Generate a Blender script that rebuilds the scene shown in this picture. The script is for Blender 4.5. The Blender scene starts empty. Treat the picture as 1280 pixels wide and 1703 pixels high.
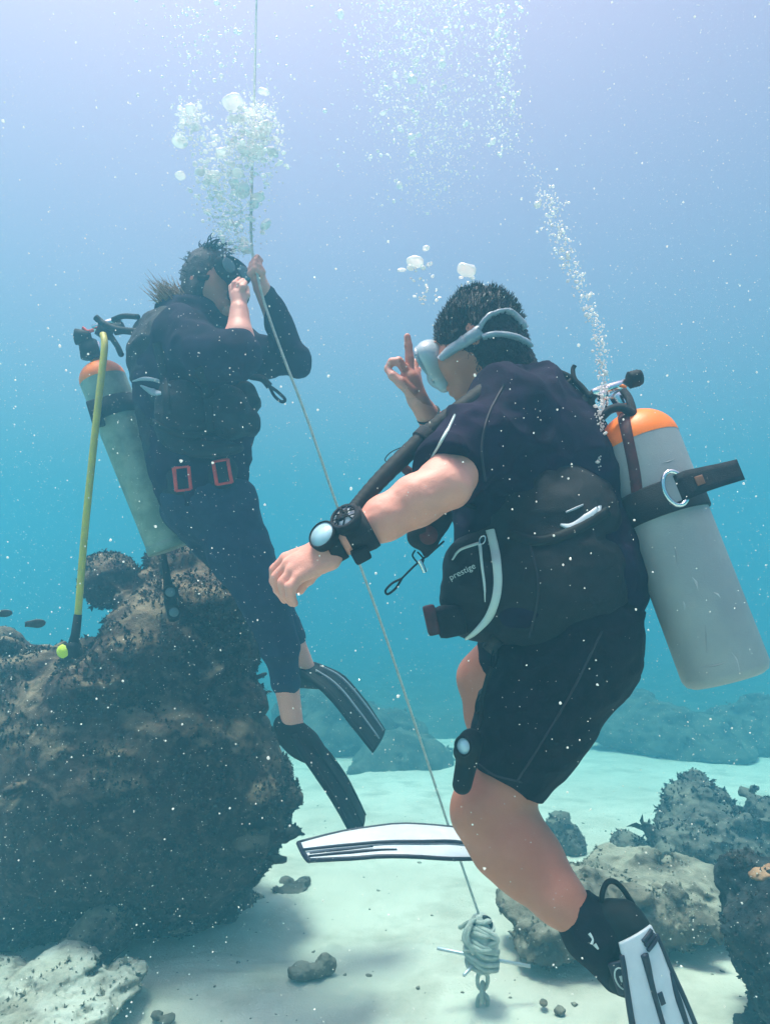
import bpy, math, random
import numpy as np
from mathutils import Vector
from mathutils.bvhtree import BVHTree
S = bpy.context.scene
rng = np.random.default_rng(7); random.seed(7)
# ------------------------------------------------------------------ camera
F = 1108.0; HY = 950.0; CZ = 1.5          # focal length (photo pixels), horizon row, camera height (m)
cam = bpy.data.cameras.new('camera'); co = bpy.data.objects.new('camera', cam); S.collection.objects.link(co)
co.location = (0, 0, CZ); co.rotation_euler = (math.pi/2, 0, 0)
cam.sensor_fit = 'VERTICAL'; cam.sensor_height = 24; cam.lens = 24*F/1703; cam.shift_y = (HY-851.5)/1703
cam.clip_start = .02; cam.clip_end = 400
S.camera = co
# ------------------------------------------------------------------ sky, sun, exposure
w = bpy.data.worlds.new('World'); S.world = w; w.use_nodes = True
nt = w.node_tree; bg = nt.nodes['Background']
sk = nt.nodes.new('ShaderNodeTexSky'); sk.sky_type = 'NISHITA'; sk.sun_disc = False
SUN_EL = math.radians(82); SUN_AZ = math.radians(-62)
sk.sun_elevation = SUN_EL; sk.sun_rotation = SUN_AZ; sk.air_density = 1; sk.dust_density = 9; sk.ozone_density = 3
tn = nt.nodes.new('ShaderNodeMix'); tn.data_type = 'RGBA'; tn.blend_type = 'MULTIPLY'; tn.inputs[0].default_value = 1; tn.inputs[7].default_value = (1.60, .92, 1.02, 1)
nt.links.new(sk.outputs[0], tn.inputs[6]); nt.links.new(tn.outputs[2], bg.inputs[0]); bg.inputs[1].default_value = .12
sl = bpy.data.lights.new('sun', 'SUN'); sl.energy = 4.3; sl.angle = math.radians(12); sl.color = (1, .90, .79)
so = bpy.data.objects.new('sun', sl); S.collection.objects.link(so)
sd = Vector((math.sin(SUN_AZ)*math.cos(SUN_EL), math.cos(SUN_AZ)*math.cos(SUN_EL), math.sin(SUN_EL)))
so.rotation_euler = sd.to_track_quat('Z', 'Y').to_euler()
S.view_settings.view_transform = 'Standard'; S.view_settings.look = 'None'
S.view_settings.exposure = .72; S.view_settings.gamma = 1
S.render.engine = 'CYCLES'
cy = S.cycles; cy.volume_bounces = 4; cy.max_bounces = 8; cy.use_denoising = True; cy.denoiser = 'OPENIMAGEDENOISE'
S.render.filter_size = 1.7
HAZE_COL = (.10, .310, .415, 1); HAZE_ABS = (0, .33, .37, 1); HAZE_DEN = .178

# ------------------------------------------------------------------ helpers
A = lambda *v: np.array(v, dtype=np.float64)
def P(px, py, d): return A((px-640)/F*d, d, CZ-(py-HY)/F*d)       # photo pixel at a real distance -> point
def R_(px, d): return px*d/F                                       # photo pixels -> metres at that distance
def nrm(v): return np.asarray(v)/(np.linalg.norm(v)+1e-12)
def hsh(i, j, k, s):
    n = (i.astype(np.int64)*374761393+j.astype(np.int64)*668265263+k.astype(np.int64)*2147483647+s*974634777) & 0xffffffff
    n = ((n ^ (n >> 13))*1274126177) & 0xffffffff
    n = ((n ^ (n >> 15))*2246822519) & 0xffffffff
    return ((n ^ (n >> 16)) & 0xffff)/32767.5-1
def vnoise(p, s=0):
    i = np.floor(p); f = p-i; f = f*f*(3-2*f); x, y, z = i[:, 0], i[:, 1], i[:, 2]
    r = 0
    for a in (0, 1):
        for b in (0, 1):
            for c in (0, 1):
                w_ = (f[:, 0] if a else 1-f[:, 0])*(f[:, 1] if b else 1-f[:, 1])*(f[:, 2] if c else 1-f[:, 2])
                r = r+w_*hsh(x+a, y+b, z+c, s)
    return r
def fbm(p, fr, o=4, s=0, g=.5):
    t = 0; a = 1
    for q in range(o): t = t+a*vnoise(p*fr+q*17.3, s+q); a *= g; fr *= 2.03
    return t
def spl(pts, n=8):
    p = np.array(pts, float)
    if len(p) < 3: n_ = n; return np.array([p[0]+(p[1]-p[0])*t for t in np.linspace(0, 1, n_+1)])
    q = np.vstack([2*p[0]-p[1], p, 2*p[-1]-p[-2]]); o = []
    for i in range(1, len(q)-2):
        for t in np.arange(n)/n:
            o.append(.5*(2*q[i]+(q[i+1]-q[i-1])*t+(2*q[i-1]-5*q[i]+4*q[i+1]-q[i+2])*t*t+(3*q[i]-q[i-1]-3*q[i+1]+q[i+2])*t**3))
    o.append(p[-1]); return np.array(o)
# geometry = (verts Nx3, list of face arrays)
def cat(gs):
    vs = []; fs = []; n = 0
    for v, f in gs:
        v = np.asarray(v, float); vs.append(v)
        for a in f: fs.append(np.asarray(a)+n)
        n += len(v)
    return np.vstack(vs), fs
def tube(pts, r, n=10, cap=True, flat=None):
    p = np.array(pts, float); m = len(p); r = np.broadcast_to(np.asarray(r, float), (m,)) if np.ndim(r) < 1 or len(np.atleast_1d(r)) == m else np.interp(np.linspace(0, 1, m), np.linspace(0, 1, len(r)), r)
    t = np.gradient(p, axis=0); t /= np.linalg.norm(t, axis=1)[:, None]+1e-12
    u = np.cross(t[0], A(0, 0, 1)); u = u if np.linalg.norm(u) > .1 else np.cross(t[0], A(1, 0, 0)); u = nrm(u); vs = []
    an = np.arange(n)/n*2*np.pi
    for i in range(m):
        u = nrm(u-t[i]*np.dot(u, t[i])); b = np.cross(t[i], u)
        vs.append(p[i]+r[i]*(np.cos(an)[:, None]*u+np.sin(an)[:, None]*b))
    v = np.vstack(vs); i, j = np.meshgrid(np.arange(m-1), np.arange(n), indexing='ij'); j2 = (j+1) % n
    f = [np.stack([i*n+j, i*n+j2, (i+1)*n+j2, (i+1)*n+j], -1).reshape(-1, 4)]
    if cap:
        v = np.vstack([v, p[:1]-t[0]*r[0]*.3, p[-1:]+t[-1]*r[-1]*.3]); k = np.arange(n); k2 = (k+1) % n
        f += [np.stack([k2, k, np.full(n, m*n)], -1), np.stack([k+(m-1)*n, k2+(m-1)*n, np.full(n, m*n+1)], -1)]
    return v, f
def lathe(a, b, prof, n=40):                                     # profile [(distance along a->b, radius)]
    a = np.asarray(a); t = nrm(np.asarray(b)-a); u = nrm(np.cross(t, A(.3, .9, .1))); w_ = np.cross(t, u); an = np.arange(n)/n*2*np.pi
    v = np.vstack([a+t*z+r*(np.cos(an)[:, None]*u+np.sin(an)[:, None]*w_) for z, r in prof]); m = len(prof)
    i, j = np.meshgrid(np.arange(m-1), np.arange(n), indexing='ij'); j2 = (j+1) % n
    return v, [np.stack([i*n+j, i*n+j2, (i+1)*n+j2, (i+1)*n+j], -1).reshape(-1, 4)]
def rbox(c, ax, hs, bev=.2):                                     # box with chamfered edges; ax rows are its axes
    import bmesh
    bm = bmesh.new(); bmesh.ops.create_cube(bm, size=2)
    for v in bm.verts: v.co = Vector([v.co[i]*hs[i] for i in range(3)])
    bmesh.ops.bevel(bm, geom=bm.edges[:], offset=min(hs)*bev, segments=2, affect='EDGES', profile=.6)
    v = np.array([q.co[:] for q in bm.verts]); f = [np.array([q.index for q in t.verts])[None] for t in bm.faces]; bm.free()
    return v@np.asarray(ax)+np.asarray(c), f
def frame(x, up=(0, 0, 1)):                                      # orthonormal rows from a main axis
    x = nrm(x); z = nrm(np.asarray(up)-x*np.dot(up, x)); return np.array([x, np.cross(z, x), z])
def ring(c, ax, r, rr, n=28, sq=1):                              # torus in plane of ax[0], ax[1]
    an = np.arange(n+1)/n*2*np.pi
    return tube(np.asarray(c)+r*(np.cos(an)[:, None]*ax[0]+sq*np.sin(an)[:, None]*ax[1]), rr, 8, False)
# signed-distance bodies
class Body:
    def __init__(s): s.p = []
    def cone(s, a, b, ra, rb, k=.02, u=None, f=1, cl=(), sub=False): s.p.append(('c', np.asarray(a), np.asarray(b), ra, rb, k, None if u is None else nrm(u), f, cl, sub)); return s
    def ell(s, c, r, R=np.eye(3), k=.02, cl=(), sub=False): s.p.append(('e', np.asarray(c), np.asarray(r), R, 0, k, None, 1, cl, sub)); return s
    def chain(s, pts, k=.02, **q):
        for (a, ra), (b, rb) in zip(pts, pts[1:]): s.cone(a, b, ra, rb, k, **q)
        return s
    def mesh(s, h, off=0, fn=None, cl=()):
        lo = np.full(3, 1e9); hi = -lo; bx = []
        for q in s.p:
            if q[0] == 'c': m = max(q[3], q[4])*max(1, q[7]); l = np.minimum(q[1], q[2])-m; u = np.maximum(q[1], q[2])+m
            else: m = max(q[2]); l = q[1]-m; u = q[1]+m
            bx.append((l-q[5]-off-3*h, u+q[5]+off+3*h))
            if not q[9]: lo = np.minimum(lo, l-off); hi = np.maximum(hi, u+off)
        lo -= 4*h+.01; hi += 4*h+.01; n = np.ceil((hi-lo)/h).astype(int)+1
        D = np.full(n, .3, np.float32)
        for q, (l, u) in zip(s.p, bx):
            i0 = np.clip(np.floor((l-lo)/h).astype(int), 0, n); i1 = np.clip(np.ceil((u-lo)/h).astype(int)+1, 0, n)
            if (i1 <= i0).any(): continue
            g = [(lo[a]+h*np.arange(i0[a], i1[a])).astype(np.float32).reshape([-1 if b == a else 1 for b in range(3)]) for a in range(3)]
            if q[0] == 'c':
                a, b = q[1], q[2]; ab = b-a; L = ab@ab+1e-12; e = [g[c]-a[c] for c in range(3)]
                t = np.clip((e[0]*ab[0]+e[1]*ab[1]+e[2]*ab[2])/L, 0, 1); e = [e[c]-t*ab[c] for c in range(3)]
                if q[6] is not None:
                    m = (e[0]*q[6][0]+e[1]*q[6][1]+e[2]*q[6][2])*(1/q[7]-1); e = [e[c]+m*q[6][c] for c in range(3)]
                d = np.sqrt(e[0]**2+e[1]**2+e[2]**2)-(q[3]+(q[4]-q[3])*t)
            else:
                e = [g[c]-q[1][c] for c in range(3)]; y = [(e[0]*q[3][c][0]+e[1]*q[3][c][1]+e[2]*q[3][c][2]) for c in range(3)]
                k0 = np.sqrt(sum((y[c]/q[2][c])**2 for c in range(3))); k1 = np.sqrt(sum((y[c]/q[2][c]**2)**2 for c in range(3)))
                d = k0*(k0-1)/(k1+1e-9)
            d = d-(0 if q[9] else off)
            for pt, nn in q[8]: d = np.maximum(d, (g[0]-pt[0])*nn[0]+(g[1]-pt[1])*nn[1]+(g[2]-pt[2])*nn[2])
            sl_ = tuple(slice(i0[c], i1[c]) for c in range(3)); B = D[sl_]; k = q[5]
            if q[9]: D[sl_] = np.maximum(B, -d)
            else:
                hh = np.clip(.5+.5*(B-d)/k, 0, 1); D[sl_] = B+(d-B)*hh-k*hh*(1-hh)
        if fn is not None:
            m = np.abs(D) < max(4*h, .05); ii = np.argwhere(m); D[m] += fn(lo+ii*h).astype(np.float32)
        for pt, nn in cl:
            g = [(lo[a]+h*np.arange(n[a])).reshape([-1 if b == a else 1 for b in range(3)]) for a in range(3)]
            D = np.maximum(D, ((g[0]-pt[0])*nn[0]+(g[1]-pt[1])*nn[1]+(g[2]-pt[2])*nn[2]).astype(np.float32))
        return nets(D, lo, h)
def nets(D, lo, h):
    s = D < 0; n = np.array(D.shape); c = np.zeros(n-1, np.uint8); sl = [slice(0, -1), slice(1, None)]
    for a in (0, 1):
        for b in (0, 1):
            for d in (0, 1): c += s[sl[a], sl[b], sl[d]]
    act = (c > 0) & (c < 8); ii = np.argwhere(act); idx = np.full(n-1, -1, np.int64); idx[act] = np.arange(len(ii))
    acc = np.zeros((len(ii), 3)); cnt = np.zeros(len(ii))
    cs = [(a, b, d) for a in (0, 1) for b in (0, 1) for d in (0, 1)]
    val = {q: D[ii[:, 0]+q[0], ii[:, 1]+q[1], ii[:, 2]+q[2]].astype(float) for q in cs}
    for q in cs:
        for ax in range(3):
            if q[ax]: continue
            r = list(q); r[ax] = 1; r = tuple(r); m = (val[q] < 0) != (val[r] < 0)
            t = val[q]/(val[q]-val[r]+1e-20); p = np.tile(np.array(q, float), (len(ii), 1)); p[:, ax] = t
            acc[m] += p[m]; cnt[m] += 1
    v = lo+(ii+acc/np.maximum(cnt, 1)[:, None])*h; fs = []
    for ax in range(3):
        a1, a2 = (ax+1) % 3, (ax+2) % 3; q0 = [slice(None)]*3; q1 = [slice(None)]*3; q0[ax] = slice(0, -1); q1[ax] = slice(1, None)
        x = s[tuple(q0)] != s[tuple(q1)]; e = np.argwhere(x); e = e[(e[:, a1] > 0) & (e[:, a2] > 0) & (e[:, a1] < n[a1]-1) & (e[:, a2] < n[a2]-1)]
        ins = s[e[:, 0], e[:, 1], e[:, 2]]; o = []
        for d1, d2 in ((-1, -1), (0, -1), (0, 0), (-1, 0)):
            f = e.copy(); f[:, a1] += d1; f[:, a2] += d2; o.append(idx[f[:, 0], f[:, 1], f[:, 2]])
        o = np.stack(o, -1); o[~ins] = o[~ins][:, ::-1]; fs.append(o)
    return v, [np.vstack(fs)]
def to_mesh(name, geo, smooth=True):
    v, fs = geo; me = bpy.data.meshes.new(name); fs = [np.asarray(f) for f in fs if len(f)]
    me.vertices.add(len(v)); me.vertices.foreach_set('co', np.asarray(v, np.float32).ravel())
    nl = sum(f.size for f in fs); npoly = sum(len(f) for f in fs); me.loops.add(nl); me.polygons.add(npoly)
    me.loops.foreach_set('vertex_index', np.concatenate([f.ravel() for f in fs]).astype(np.int32))
    cn = np.concatenate([np.full(len(f), f.shape[1]) for f in fs]); st = np.concatenate([[0], np.cumsum(cn)[:-1]])
    me.polygons.foreach_set('loop_start', st.astype(np.int32))
    me.update(calc_edges=True); me.validate()
    me.polygons.foreach_set('use_smooth', np.full(len(me.polygons), smooth)); me.update(); return me
def obj(name, geo, mat, parent=None, label=None, cat_=None, group=None, kind=None, org=None, smooth=True):
    v, fs = geo; v = np.asarray(v, float)
    if parent is not None:
        b = np.zeros(3); q = parent
        while q is not None: b = b+np.array(q.location); q = q.parent
    else: b = np.zeros(3) if kind else (np.array([*(v.min(0)+v.max(0))[:2]/2, v[:, 2].min()]) if org is None else np.asarray(org))
    o = bpy.data.objects.new(name, to_mesh(name, (v-b, fs), smooth)); S.collection.objects.link(o)
    if parent is not None: o.parent = parent
    else: o.location = b
    for m in (mat if isinstance(mat, (list, tuple)) else [mat]): o.data.materials.append(m)
    tag(o, label, cat_, group, kind); return o
def tag(o, label=None, cat_=None, group=None, kind=None):
    if label: o['label'] = label
    if cat_: o['category'] = cat_
    if group: o['group'] = group
    if kind: o['kind'] = kind
def thing(name, label, cat_, loc, group=None):
    o = bpy.data.objects.new(name, None); S.collection.objects.link(o); o.location = loc; o.empty_display_size = .05; tag(o, label, cat_, group); return o
def bvh(*gs):
    v, fs = cat(gs); return BVHTree.FromPolygons(v.tolist(), [q for f in fs for q in f.tolist()])
CAM = Vector((0, 0, CZ))
def hit(tr, px, py, off=0., d0=1.5):
    h = tr.ray_cast(CAM, Vector(P(px, py, 1.))-CAM)
    if h[0] is None:
        p = P(px, py, d0); q = tr.find_nearest(Vector(p)); return np.array(q[0])+np.array(q[1])*off, np.array(q[1])
    n = h[1]; n = -n if n.dot(h[0]-CAM) > 0 else n
    return np.array(h[0])+np.array(n)*off, np.array(n)
def strip(tr, pts, wd, th=.003, closed=False, n=8):                 # a band sewn onto a surface along a line of photo points
    pts = np.array(pts, float); p = spl(pts, n) if len(pts) > 2 else np.array([pts[0]+(pts[1]-pts[0])*t for t in np.linspace(0, 1, 9)])
    w_ = np.interp(np.linspace(0, 1, len(p)), np.linspace(0, 1, len(np.atleast_1d(wd))), np.atleast_1d(wd))
    t = np.gradient(p, axis=0); t /= np.linalg.norm(t, axis=1)[:, None]; nn = np.stack([-t[:, 1], t[:, 0]], 1); V = []
    for i in range(len(p)):
        row = [hit(tr, *(p[i]+nn[i]*w_[i]/2*s)) for s in (-1, -.33, .33, 1)]
        nm = nrm(sum(r[1] for r in row)); V += [r[0]+nm*th*(.8 if k in (0, 3) else 1) for k, r in enumerate(row)]+[row[3][0]-nm*.004, row[0][0]-nm*.004]
    V = np.array(V); m = len(p); i, j = np.meshgrid(np.arange(m-1), np.arange(6), indexing='ij'); j2 = (j+1) % 6
    return V, [np.stack([i*6+j, i*6+j2, (i+1)*6+j2, (i+1)*6+j], -1).reshape(-1, 4), np.array([[0, 1, 2, 3, 4, 5], [m*6-1, m*6-2, m*6-3, m*6-4, m*6-5, m*6-6]])]
def text_geo(txt, tr, px, py, hgt, ang, off=.002):
    c = bpy.data.curves.new('t', 'FONT'); c.body = txt; c.align_x = 'CENTER'; c.align_y = 'CENTER'; o = bpy.data.objects.new('t', c); S.collection.objects.link(o)
    me = bpy.data.meshes.new_from_object(o); v = np.array([q.co[:2] for q in me.vertices]); f = [np.array([list(q.vertices)]) for q in me.polygons]
    bpy.data.objects.remove(o); ca, sa = math.cos(ang), math.sin(ang)
    return np.array([hit(tr, px+hgt*(x*ca-y*sa), py-hgt*(x*sa+y*ca), off)[0] for x, y in v]), f

# ------------------------------------------------------------------ materials
def mat(name, c1, c2=None, rough=.7, sc=8., bump=0., bsc=60., metal=0., spec=.4, det=6, c3=None, up=None, lo=.4, hi=.6, sheen=0, trans=0, sss=0, alpha=1):
    m = bpy.data.materials.new(name); m.use_nodes = True; N = m.node_tree.nodes; L = m.node_tree.links; b = N['Principled BSDF']
    b.inputs['Roughness'].default_value = rough; b.inputs['Metallic'].default_value = metal; b.inputs['Specular IOR Level'].default_value = spec
    b.inputs['Sheen Weight'].default_value = sheen; b.inputs['Transmission Weight'].default_value = trans; b.inputs['Alpha'].default_value = alpha
    if sss: b.inputs['Subsurface Weight'].default_value = sss; b.inputs['Subsurface Radius'].default_value = (.01, .004, .002); b.inputs['Subsurface Scale'].default_value = .6
    b.inputs['Base Color'].default_value = (*c1, 1)
    g = N.new('ShaderNodeNewGeometry'); out = None
    def noise(s, d=det):
        n = N.new('ShaderNodeTexNoise'); n.inputs['Scale'].default_value = s; n.inputs['Detail'].default_value = d; n.inputs['Roughness'].default_value = .6
        L.new(g.outputs['Position'], n.inputs['Vector']); return n.outputs['Fac']
    def ramp(f, a, z):
        r = N.new('ShaderNodeMapRange'); r.inputs[1].default_value = a; r.inputs[2].default_value = z; L.new(f, r.inputs[0]); return r.outputs[0]
    def mix(f, x, y):
        q = N.new('ShaderNodeMix'); q.data_type = 'RGBA'; L.new(f, q.inputs[0])
        for k, z in ((6, x), (7, y)):
            if isinstance(z, tuple): q.inputs[k].default_value = (*z, 1)
            else: L.new(z, q.inputs[k])
        return q.outputs[2]
    if c2: out = mix(ramp(noise(sc), lo, hi), c1, c2)
    if c3: out = mix(ramp(noise(sc*2.7), .5, .68), out or c1, c3)
    if up:                                                          # sand and growth settled on upward faces
        sp = N.new('ShaderNodeSeparateXYZ'); L.new(g.outputs['Normal'], sp.inputs[0]); ad = N.new('ShaderNodeMath'); ad.operation = 'MULTIPLY'
        L.new(ramp(sp.outputs[2], up[1], up[2]), ad.inputs[0]); L.new(ramp(noise(sc*.8), .38, .6), ad.inputs[1]); out = mix(ad.outputs[0], out or c1, up[0])
    if out: L.new(out, b.inputs['Base Color'])
    if bump:
        bp = N.new('ShaderNodeBump'); bp.inputs['Strength'].default_value = bump; bp.inputs['Distance'].default_value = .01; L.new(noise(bsc), bp.inputs['Height']); L.new(bp.outputs[0], b.inputs['Normal'])
    return m
M = {}
M['sand'] = mat('sand', (.53, .485, .40), (.63, .585, .49), .95, 1.2, .5, 90, spec=.1, c3=(.44, .395, .32))
M['boulder'] = mat('reef_rock', (.030, .016, .018), (.068, .040, .036), .95, 8, 1., 70, spec=.1, c3=(.12, .080, .066), up=((.28, .20, .135), .22, .85), lo=.35, hi=.65)
M['rubble'] = mat('reef_rubble', (.10, .08, .06), (.19, .15, .11), .95, 6, 1., 50, spec=.1, c3=(.07, .06, .055), up=((.36, .31, .235), .5, 1.), lo=.35, hi=.65)
M['palerubble'] = mat('pale_rubble', (.22, .185, .14), (.44, .385, .30), .95, 8, 1., 50, spec=.1, c3=(.15, .12, .10), up=((.58, .54, .46), .5, .95), lo=.35, hi=.65)
M['darkreef'] = mat('dark_reef', (.016, .018, .022), (.045, .045, .046), .95, 9, 1., 60, spec=.1, c3=(.075, .065, .06), lo=.35, hi=.65)
M['crust'] = mat('orange_crust', (.30, .13, .06), (.40, .22, .12), .95, 14, .6, 60)
M['reef'] = mat('far_reef', (.05, .042, .04), (.12, .10, .085), .95, 5, 1., 20, spec=.1, c3=(.17, .14, .12), up=((.2, .18, .14), .3, .9))
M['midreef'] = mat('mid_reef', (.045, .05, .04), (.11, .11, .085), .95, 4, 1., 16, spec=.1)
M['farreef'] = mat('haze_tinted_reef', (.14, .19, .16), (.20, .25, .20), .95, 2, .6, 10, spec=.1)  # water haze put into the reef colour so it blends into the distance
M['flat'] = mat('haze_tinted_flat', (.055, .085, .075), (.10, .13, .11), .95, 1.5, .6, 14, spec=.1)  # far ground colour matched to the water, haze included
M['suit'] = mat('neoprene', (.005, .003, .008), (.010, .007, .014), .8, 30, .25, 220, spec=.15)
M['shirt'] = mat('stretch_fabric', (.010, .005, .018), (.017, .009, .030), .9, 12, .3, 400, spec=.12)
M['seam'] = mat('seam_tape', (.020, .017, .026), None, .7)
M['scuff'] = mat('bare_metal_scuff', (.41, .41, .42), None, .45, metal=.2)
M['scuff_dark'] = mat('dark_scuff', (.275, .275, .28), None, .7)
M['navy'] = mat('navy_fabric', (.02, .03, .10), (.03, .045, .14), .85, 12, .3, 400, spec=.2)
M['gear'] = mat('black_nylon', (.006, .005, .009), (.011, .009, .015), .6, 40, .5, 600, spec=.3)
M['rubber'] = mat('black_rubber', (.008, .008, .010), None, .7, 8, .1, 200, spec=.25)
M['skin'] = mat('skin', (.74, .295, .22), (.80, .345, .265), .5, 7, .15, 300, spec=.35, sss=.15)
M['skin_shade'] = mat('shaded_skin', (.50, .165, .10), (.56, .20, .13), .5, 7, .15, 300, spec=.35, sss=.1)  # darker copy of the skin with shade put into its colour
M['hair'] = mat('black_hair', (.008, .007, .009), (.02, .016, .018), .5, 60, .6, 300, spec=.5)
M['brown_hair'] = mat('brown_hair', (.20, .09, .035), (.32, .16, .07), .5, 60, .5, 300)
M['alu'] = mat('painted_aluminium', (.32, .32, .33), (.36, .36, .36), .48, 9, .12, 300, metal=.1, spec=.45)
M['alu_green'] = mat('worn_aluminium', (.20, .24, .19), (.30, .34, .28), .55, 12, .15, 80, metal=.1, spec=.5)
M['orange'] = mat('orange_paint', (1.0, .20, .008), (1.0, .23, .01), .45, 10, .05, 80)
M['chrome'] = mat('chrome', (.8, .8, .82), None, .2, 8, 0, metal=1)
M['red'] = mat('red_webbing', (.75, .06, .04), (.6, .04, .03), .7, 40, .2, 300)
M['darkred'] = mat('dark_red_webbing', (.10, .015, .02), (.06, .012, .014), .7, 40, .2, 300)
M['white'] = mat('white_rubber', (.64, .65, .70), (.55, .57, .63), .5, 12, .1, 80)
M['piping'] = mat('pale_piping', (.55, .62, .60), None, .6, 8)
M['stripe'] = mat('dark_rubber_stripe', (.012, .012, .030), None, .5, 8)
M['silicone'] = mat('clear_silicone', (.55, .60, .66), None, .25, 8, 0, trans=.25, spec=.5)
M['strapgrey'] = mat('translucent_strap', (.30, .34, .40), None, .3, 8, 0, trans=.1, spec=.5)
M['lens'] = mat('lens_glass', (.25, .32, .36), None, .05, 8, 0, trans=.5, spec=.8)
M['dial'] = mat('watch_glass', (.45, .62, .70), None, .08, 8, 0, spec=1)
M['yellow'] = mat('yellow_hose', (.62, .50, .06), (.5, .42, .08), .5, 20, .1, 200)
M['yellow2'] = mat('bright_yellow_rubber', (.65, .75, .04), None, .5, 20)
M['rope'] = mat('braided_rope', (.80, .78, .70), (.64, .64, .57), .9, 80, .8, 500)
M['oldrope'] = mat('weathered_rope', (.66, .66, .58), (.50, .52, .46), .9, 30, .8, 400)
M['steel'] = mat('galvanised_steel', (.55, .57, .60), None, .4, 8, .1, 90, metal=.6)
def pale(name, col, tr, gl, clear):                                       # thin-walled pale bodies that let sunlight through
    m = bpy.data.materials.new(name); m.use_nodes = True; N = m.node_tree.nodes; L = m.node_tree.links; N.clear(); o = N.new('ShaderNodeOutputMaterial')
    d = N.new('ShaderNodeBsdfDiffuse'); t = N.new('ShaderNodeBsdfTranslucent'); g = N.new('ShaderNodeBsdfGlossy'); p = N.new('ShaderNodeBsdfTransparent')
    for q in (d, t, g): q.inputs['Color'].default_value = (*col, 1)
    g.inputs['Roughness'].default_value = .15; k = d.outputs[0]
    for f, q in ((tr, t), (gl, g), (clear, p)):
        a = N.new('ShaderNodeMixShader'); a.inputs[0].default_value = f; L.new(k, a.inputs[1]); L.new(q.outputs[0], a.inputs[2]); k = a.outputs[0]
    L.new(k, o.inputs[0]); return m
M['bubble'] = pale('air_bubble', (1, .95, .93), .45, .25, .25)
M['snow'] = pale('marine_snow', (.97, .94, .88), .5, .1, .3)
M['fish'] = mat('dark_fish', (.02, .025, .03), (.04, .045, .05), .5, 40)

# ================================================================== SETTING
def sandz(x, y):                                                 # level under the divers, then sloping down into the blue
    e = np.maximum(y-2.3, 0); s_ = .15*(e-.4*(1-np.exp(-e/.4))); s_ = 2.6*(1-np.exp(-s_/2.6))
    p = np.stack([x, y, np.zeros_like(x)], -1)
    return -s_+.05*fbm(p, .35, 3, 3)+.018*fbm(p, 1.6, 3, 5)+.011*fbm(p*A(1, 2.4, 1), 5, 3, 9)-.02
def axis(lo, hi, c, n, q=2.2):
    t = np.linspace(-1, 1, n); t = np.sign(t)*np.abs(t)**q; return np.where(t < 0, c+t*(c-lo), c+t*(hi-c))
gx, gy = axis(-35, 35, 0, 330), axis(-9, 44, 2.6, 330)
X, Y = np.meshgrid(gx, gy, indexing='ij'); Z = sandz(X.ravel(), Y.ravel())
i, j = np.meshgrid(np.arange(329), np.arange(329), indexing='ij')
obj('sand', (np.stack([X.ravel(), Y.ravel(), Z], -1), [np.stack([i*330+j, (i+1)*330+j, (i+1)*330+j+1, i*330+j+1], -1).reshape(-1, 4)]), M['sand'], kind='structure')
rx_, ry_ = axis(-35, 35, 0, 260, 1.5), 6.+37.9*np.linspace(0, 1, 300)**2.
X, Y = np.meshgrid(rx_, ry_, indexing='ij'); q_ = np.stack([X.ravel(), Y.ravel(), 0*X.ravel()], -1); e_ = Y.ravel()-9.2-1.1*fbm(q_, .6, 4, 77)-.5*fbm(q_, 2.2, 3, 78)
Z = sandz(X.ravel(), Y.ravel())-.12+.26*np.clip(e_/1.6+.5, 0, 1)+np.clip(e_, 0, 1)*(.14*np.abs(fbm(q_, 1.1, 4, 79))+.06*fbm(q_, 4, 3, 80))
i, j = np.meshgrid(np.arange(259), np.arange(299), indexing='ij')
obj('hazed_reef_flat', (np.stack([X.ravel(), Y.ravel(), Z], -1), [np.stack([i*300+j, (i+1)*300+j, (i+1)*300+j+1, i*300+j+1], -1).reshape(-1, 4)]), M['flat'], kind='structure')  # sheet added so the far sand fades out; haze is in its colour
hv = np.array([(x, y, z) for x in (-36, 36) for y in (-10, 45) for z in (-3.9, 4.1)], float)
hz = obj('haze', (hv, [np.array([[0, 1, 3, 2], [4, 6, 7, 5], [0, 4, 5, 1], [2, 3, 7, 6], [0, 2, 6, 4], [1, 5, 7, 3]])]), [], kind='stuff', smooth=False)
hm = bpy.data.materials.new('water_haze'); hm.use_nodes = True; N = hm.node_tree.nodes; N.clear()
ho = N.new('ShaderNodeOutputMaterial'); hvn = N.new('ShaderNodeVolumePrincipled')
hvn.inputs['Color'].default_value = HAZE_COL; hvn.inputs['Density'].default_value = HAZE_DEN; hvn.inputs['Anisotropy'].default_value = .55
hvn.inputs['Absorption Color'].default_value = HAZE_ABS; hm.node_tree.links.new(hvn.outputs[0], ho.inputs['Volume']); hz.data.materials.append(hm)

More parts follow.
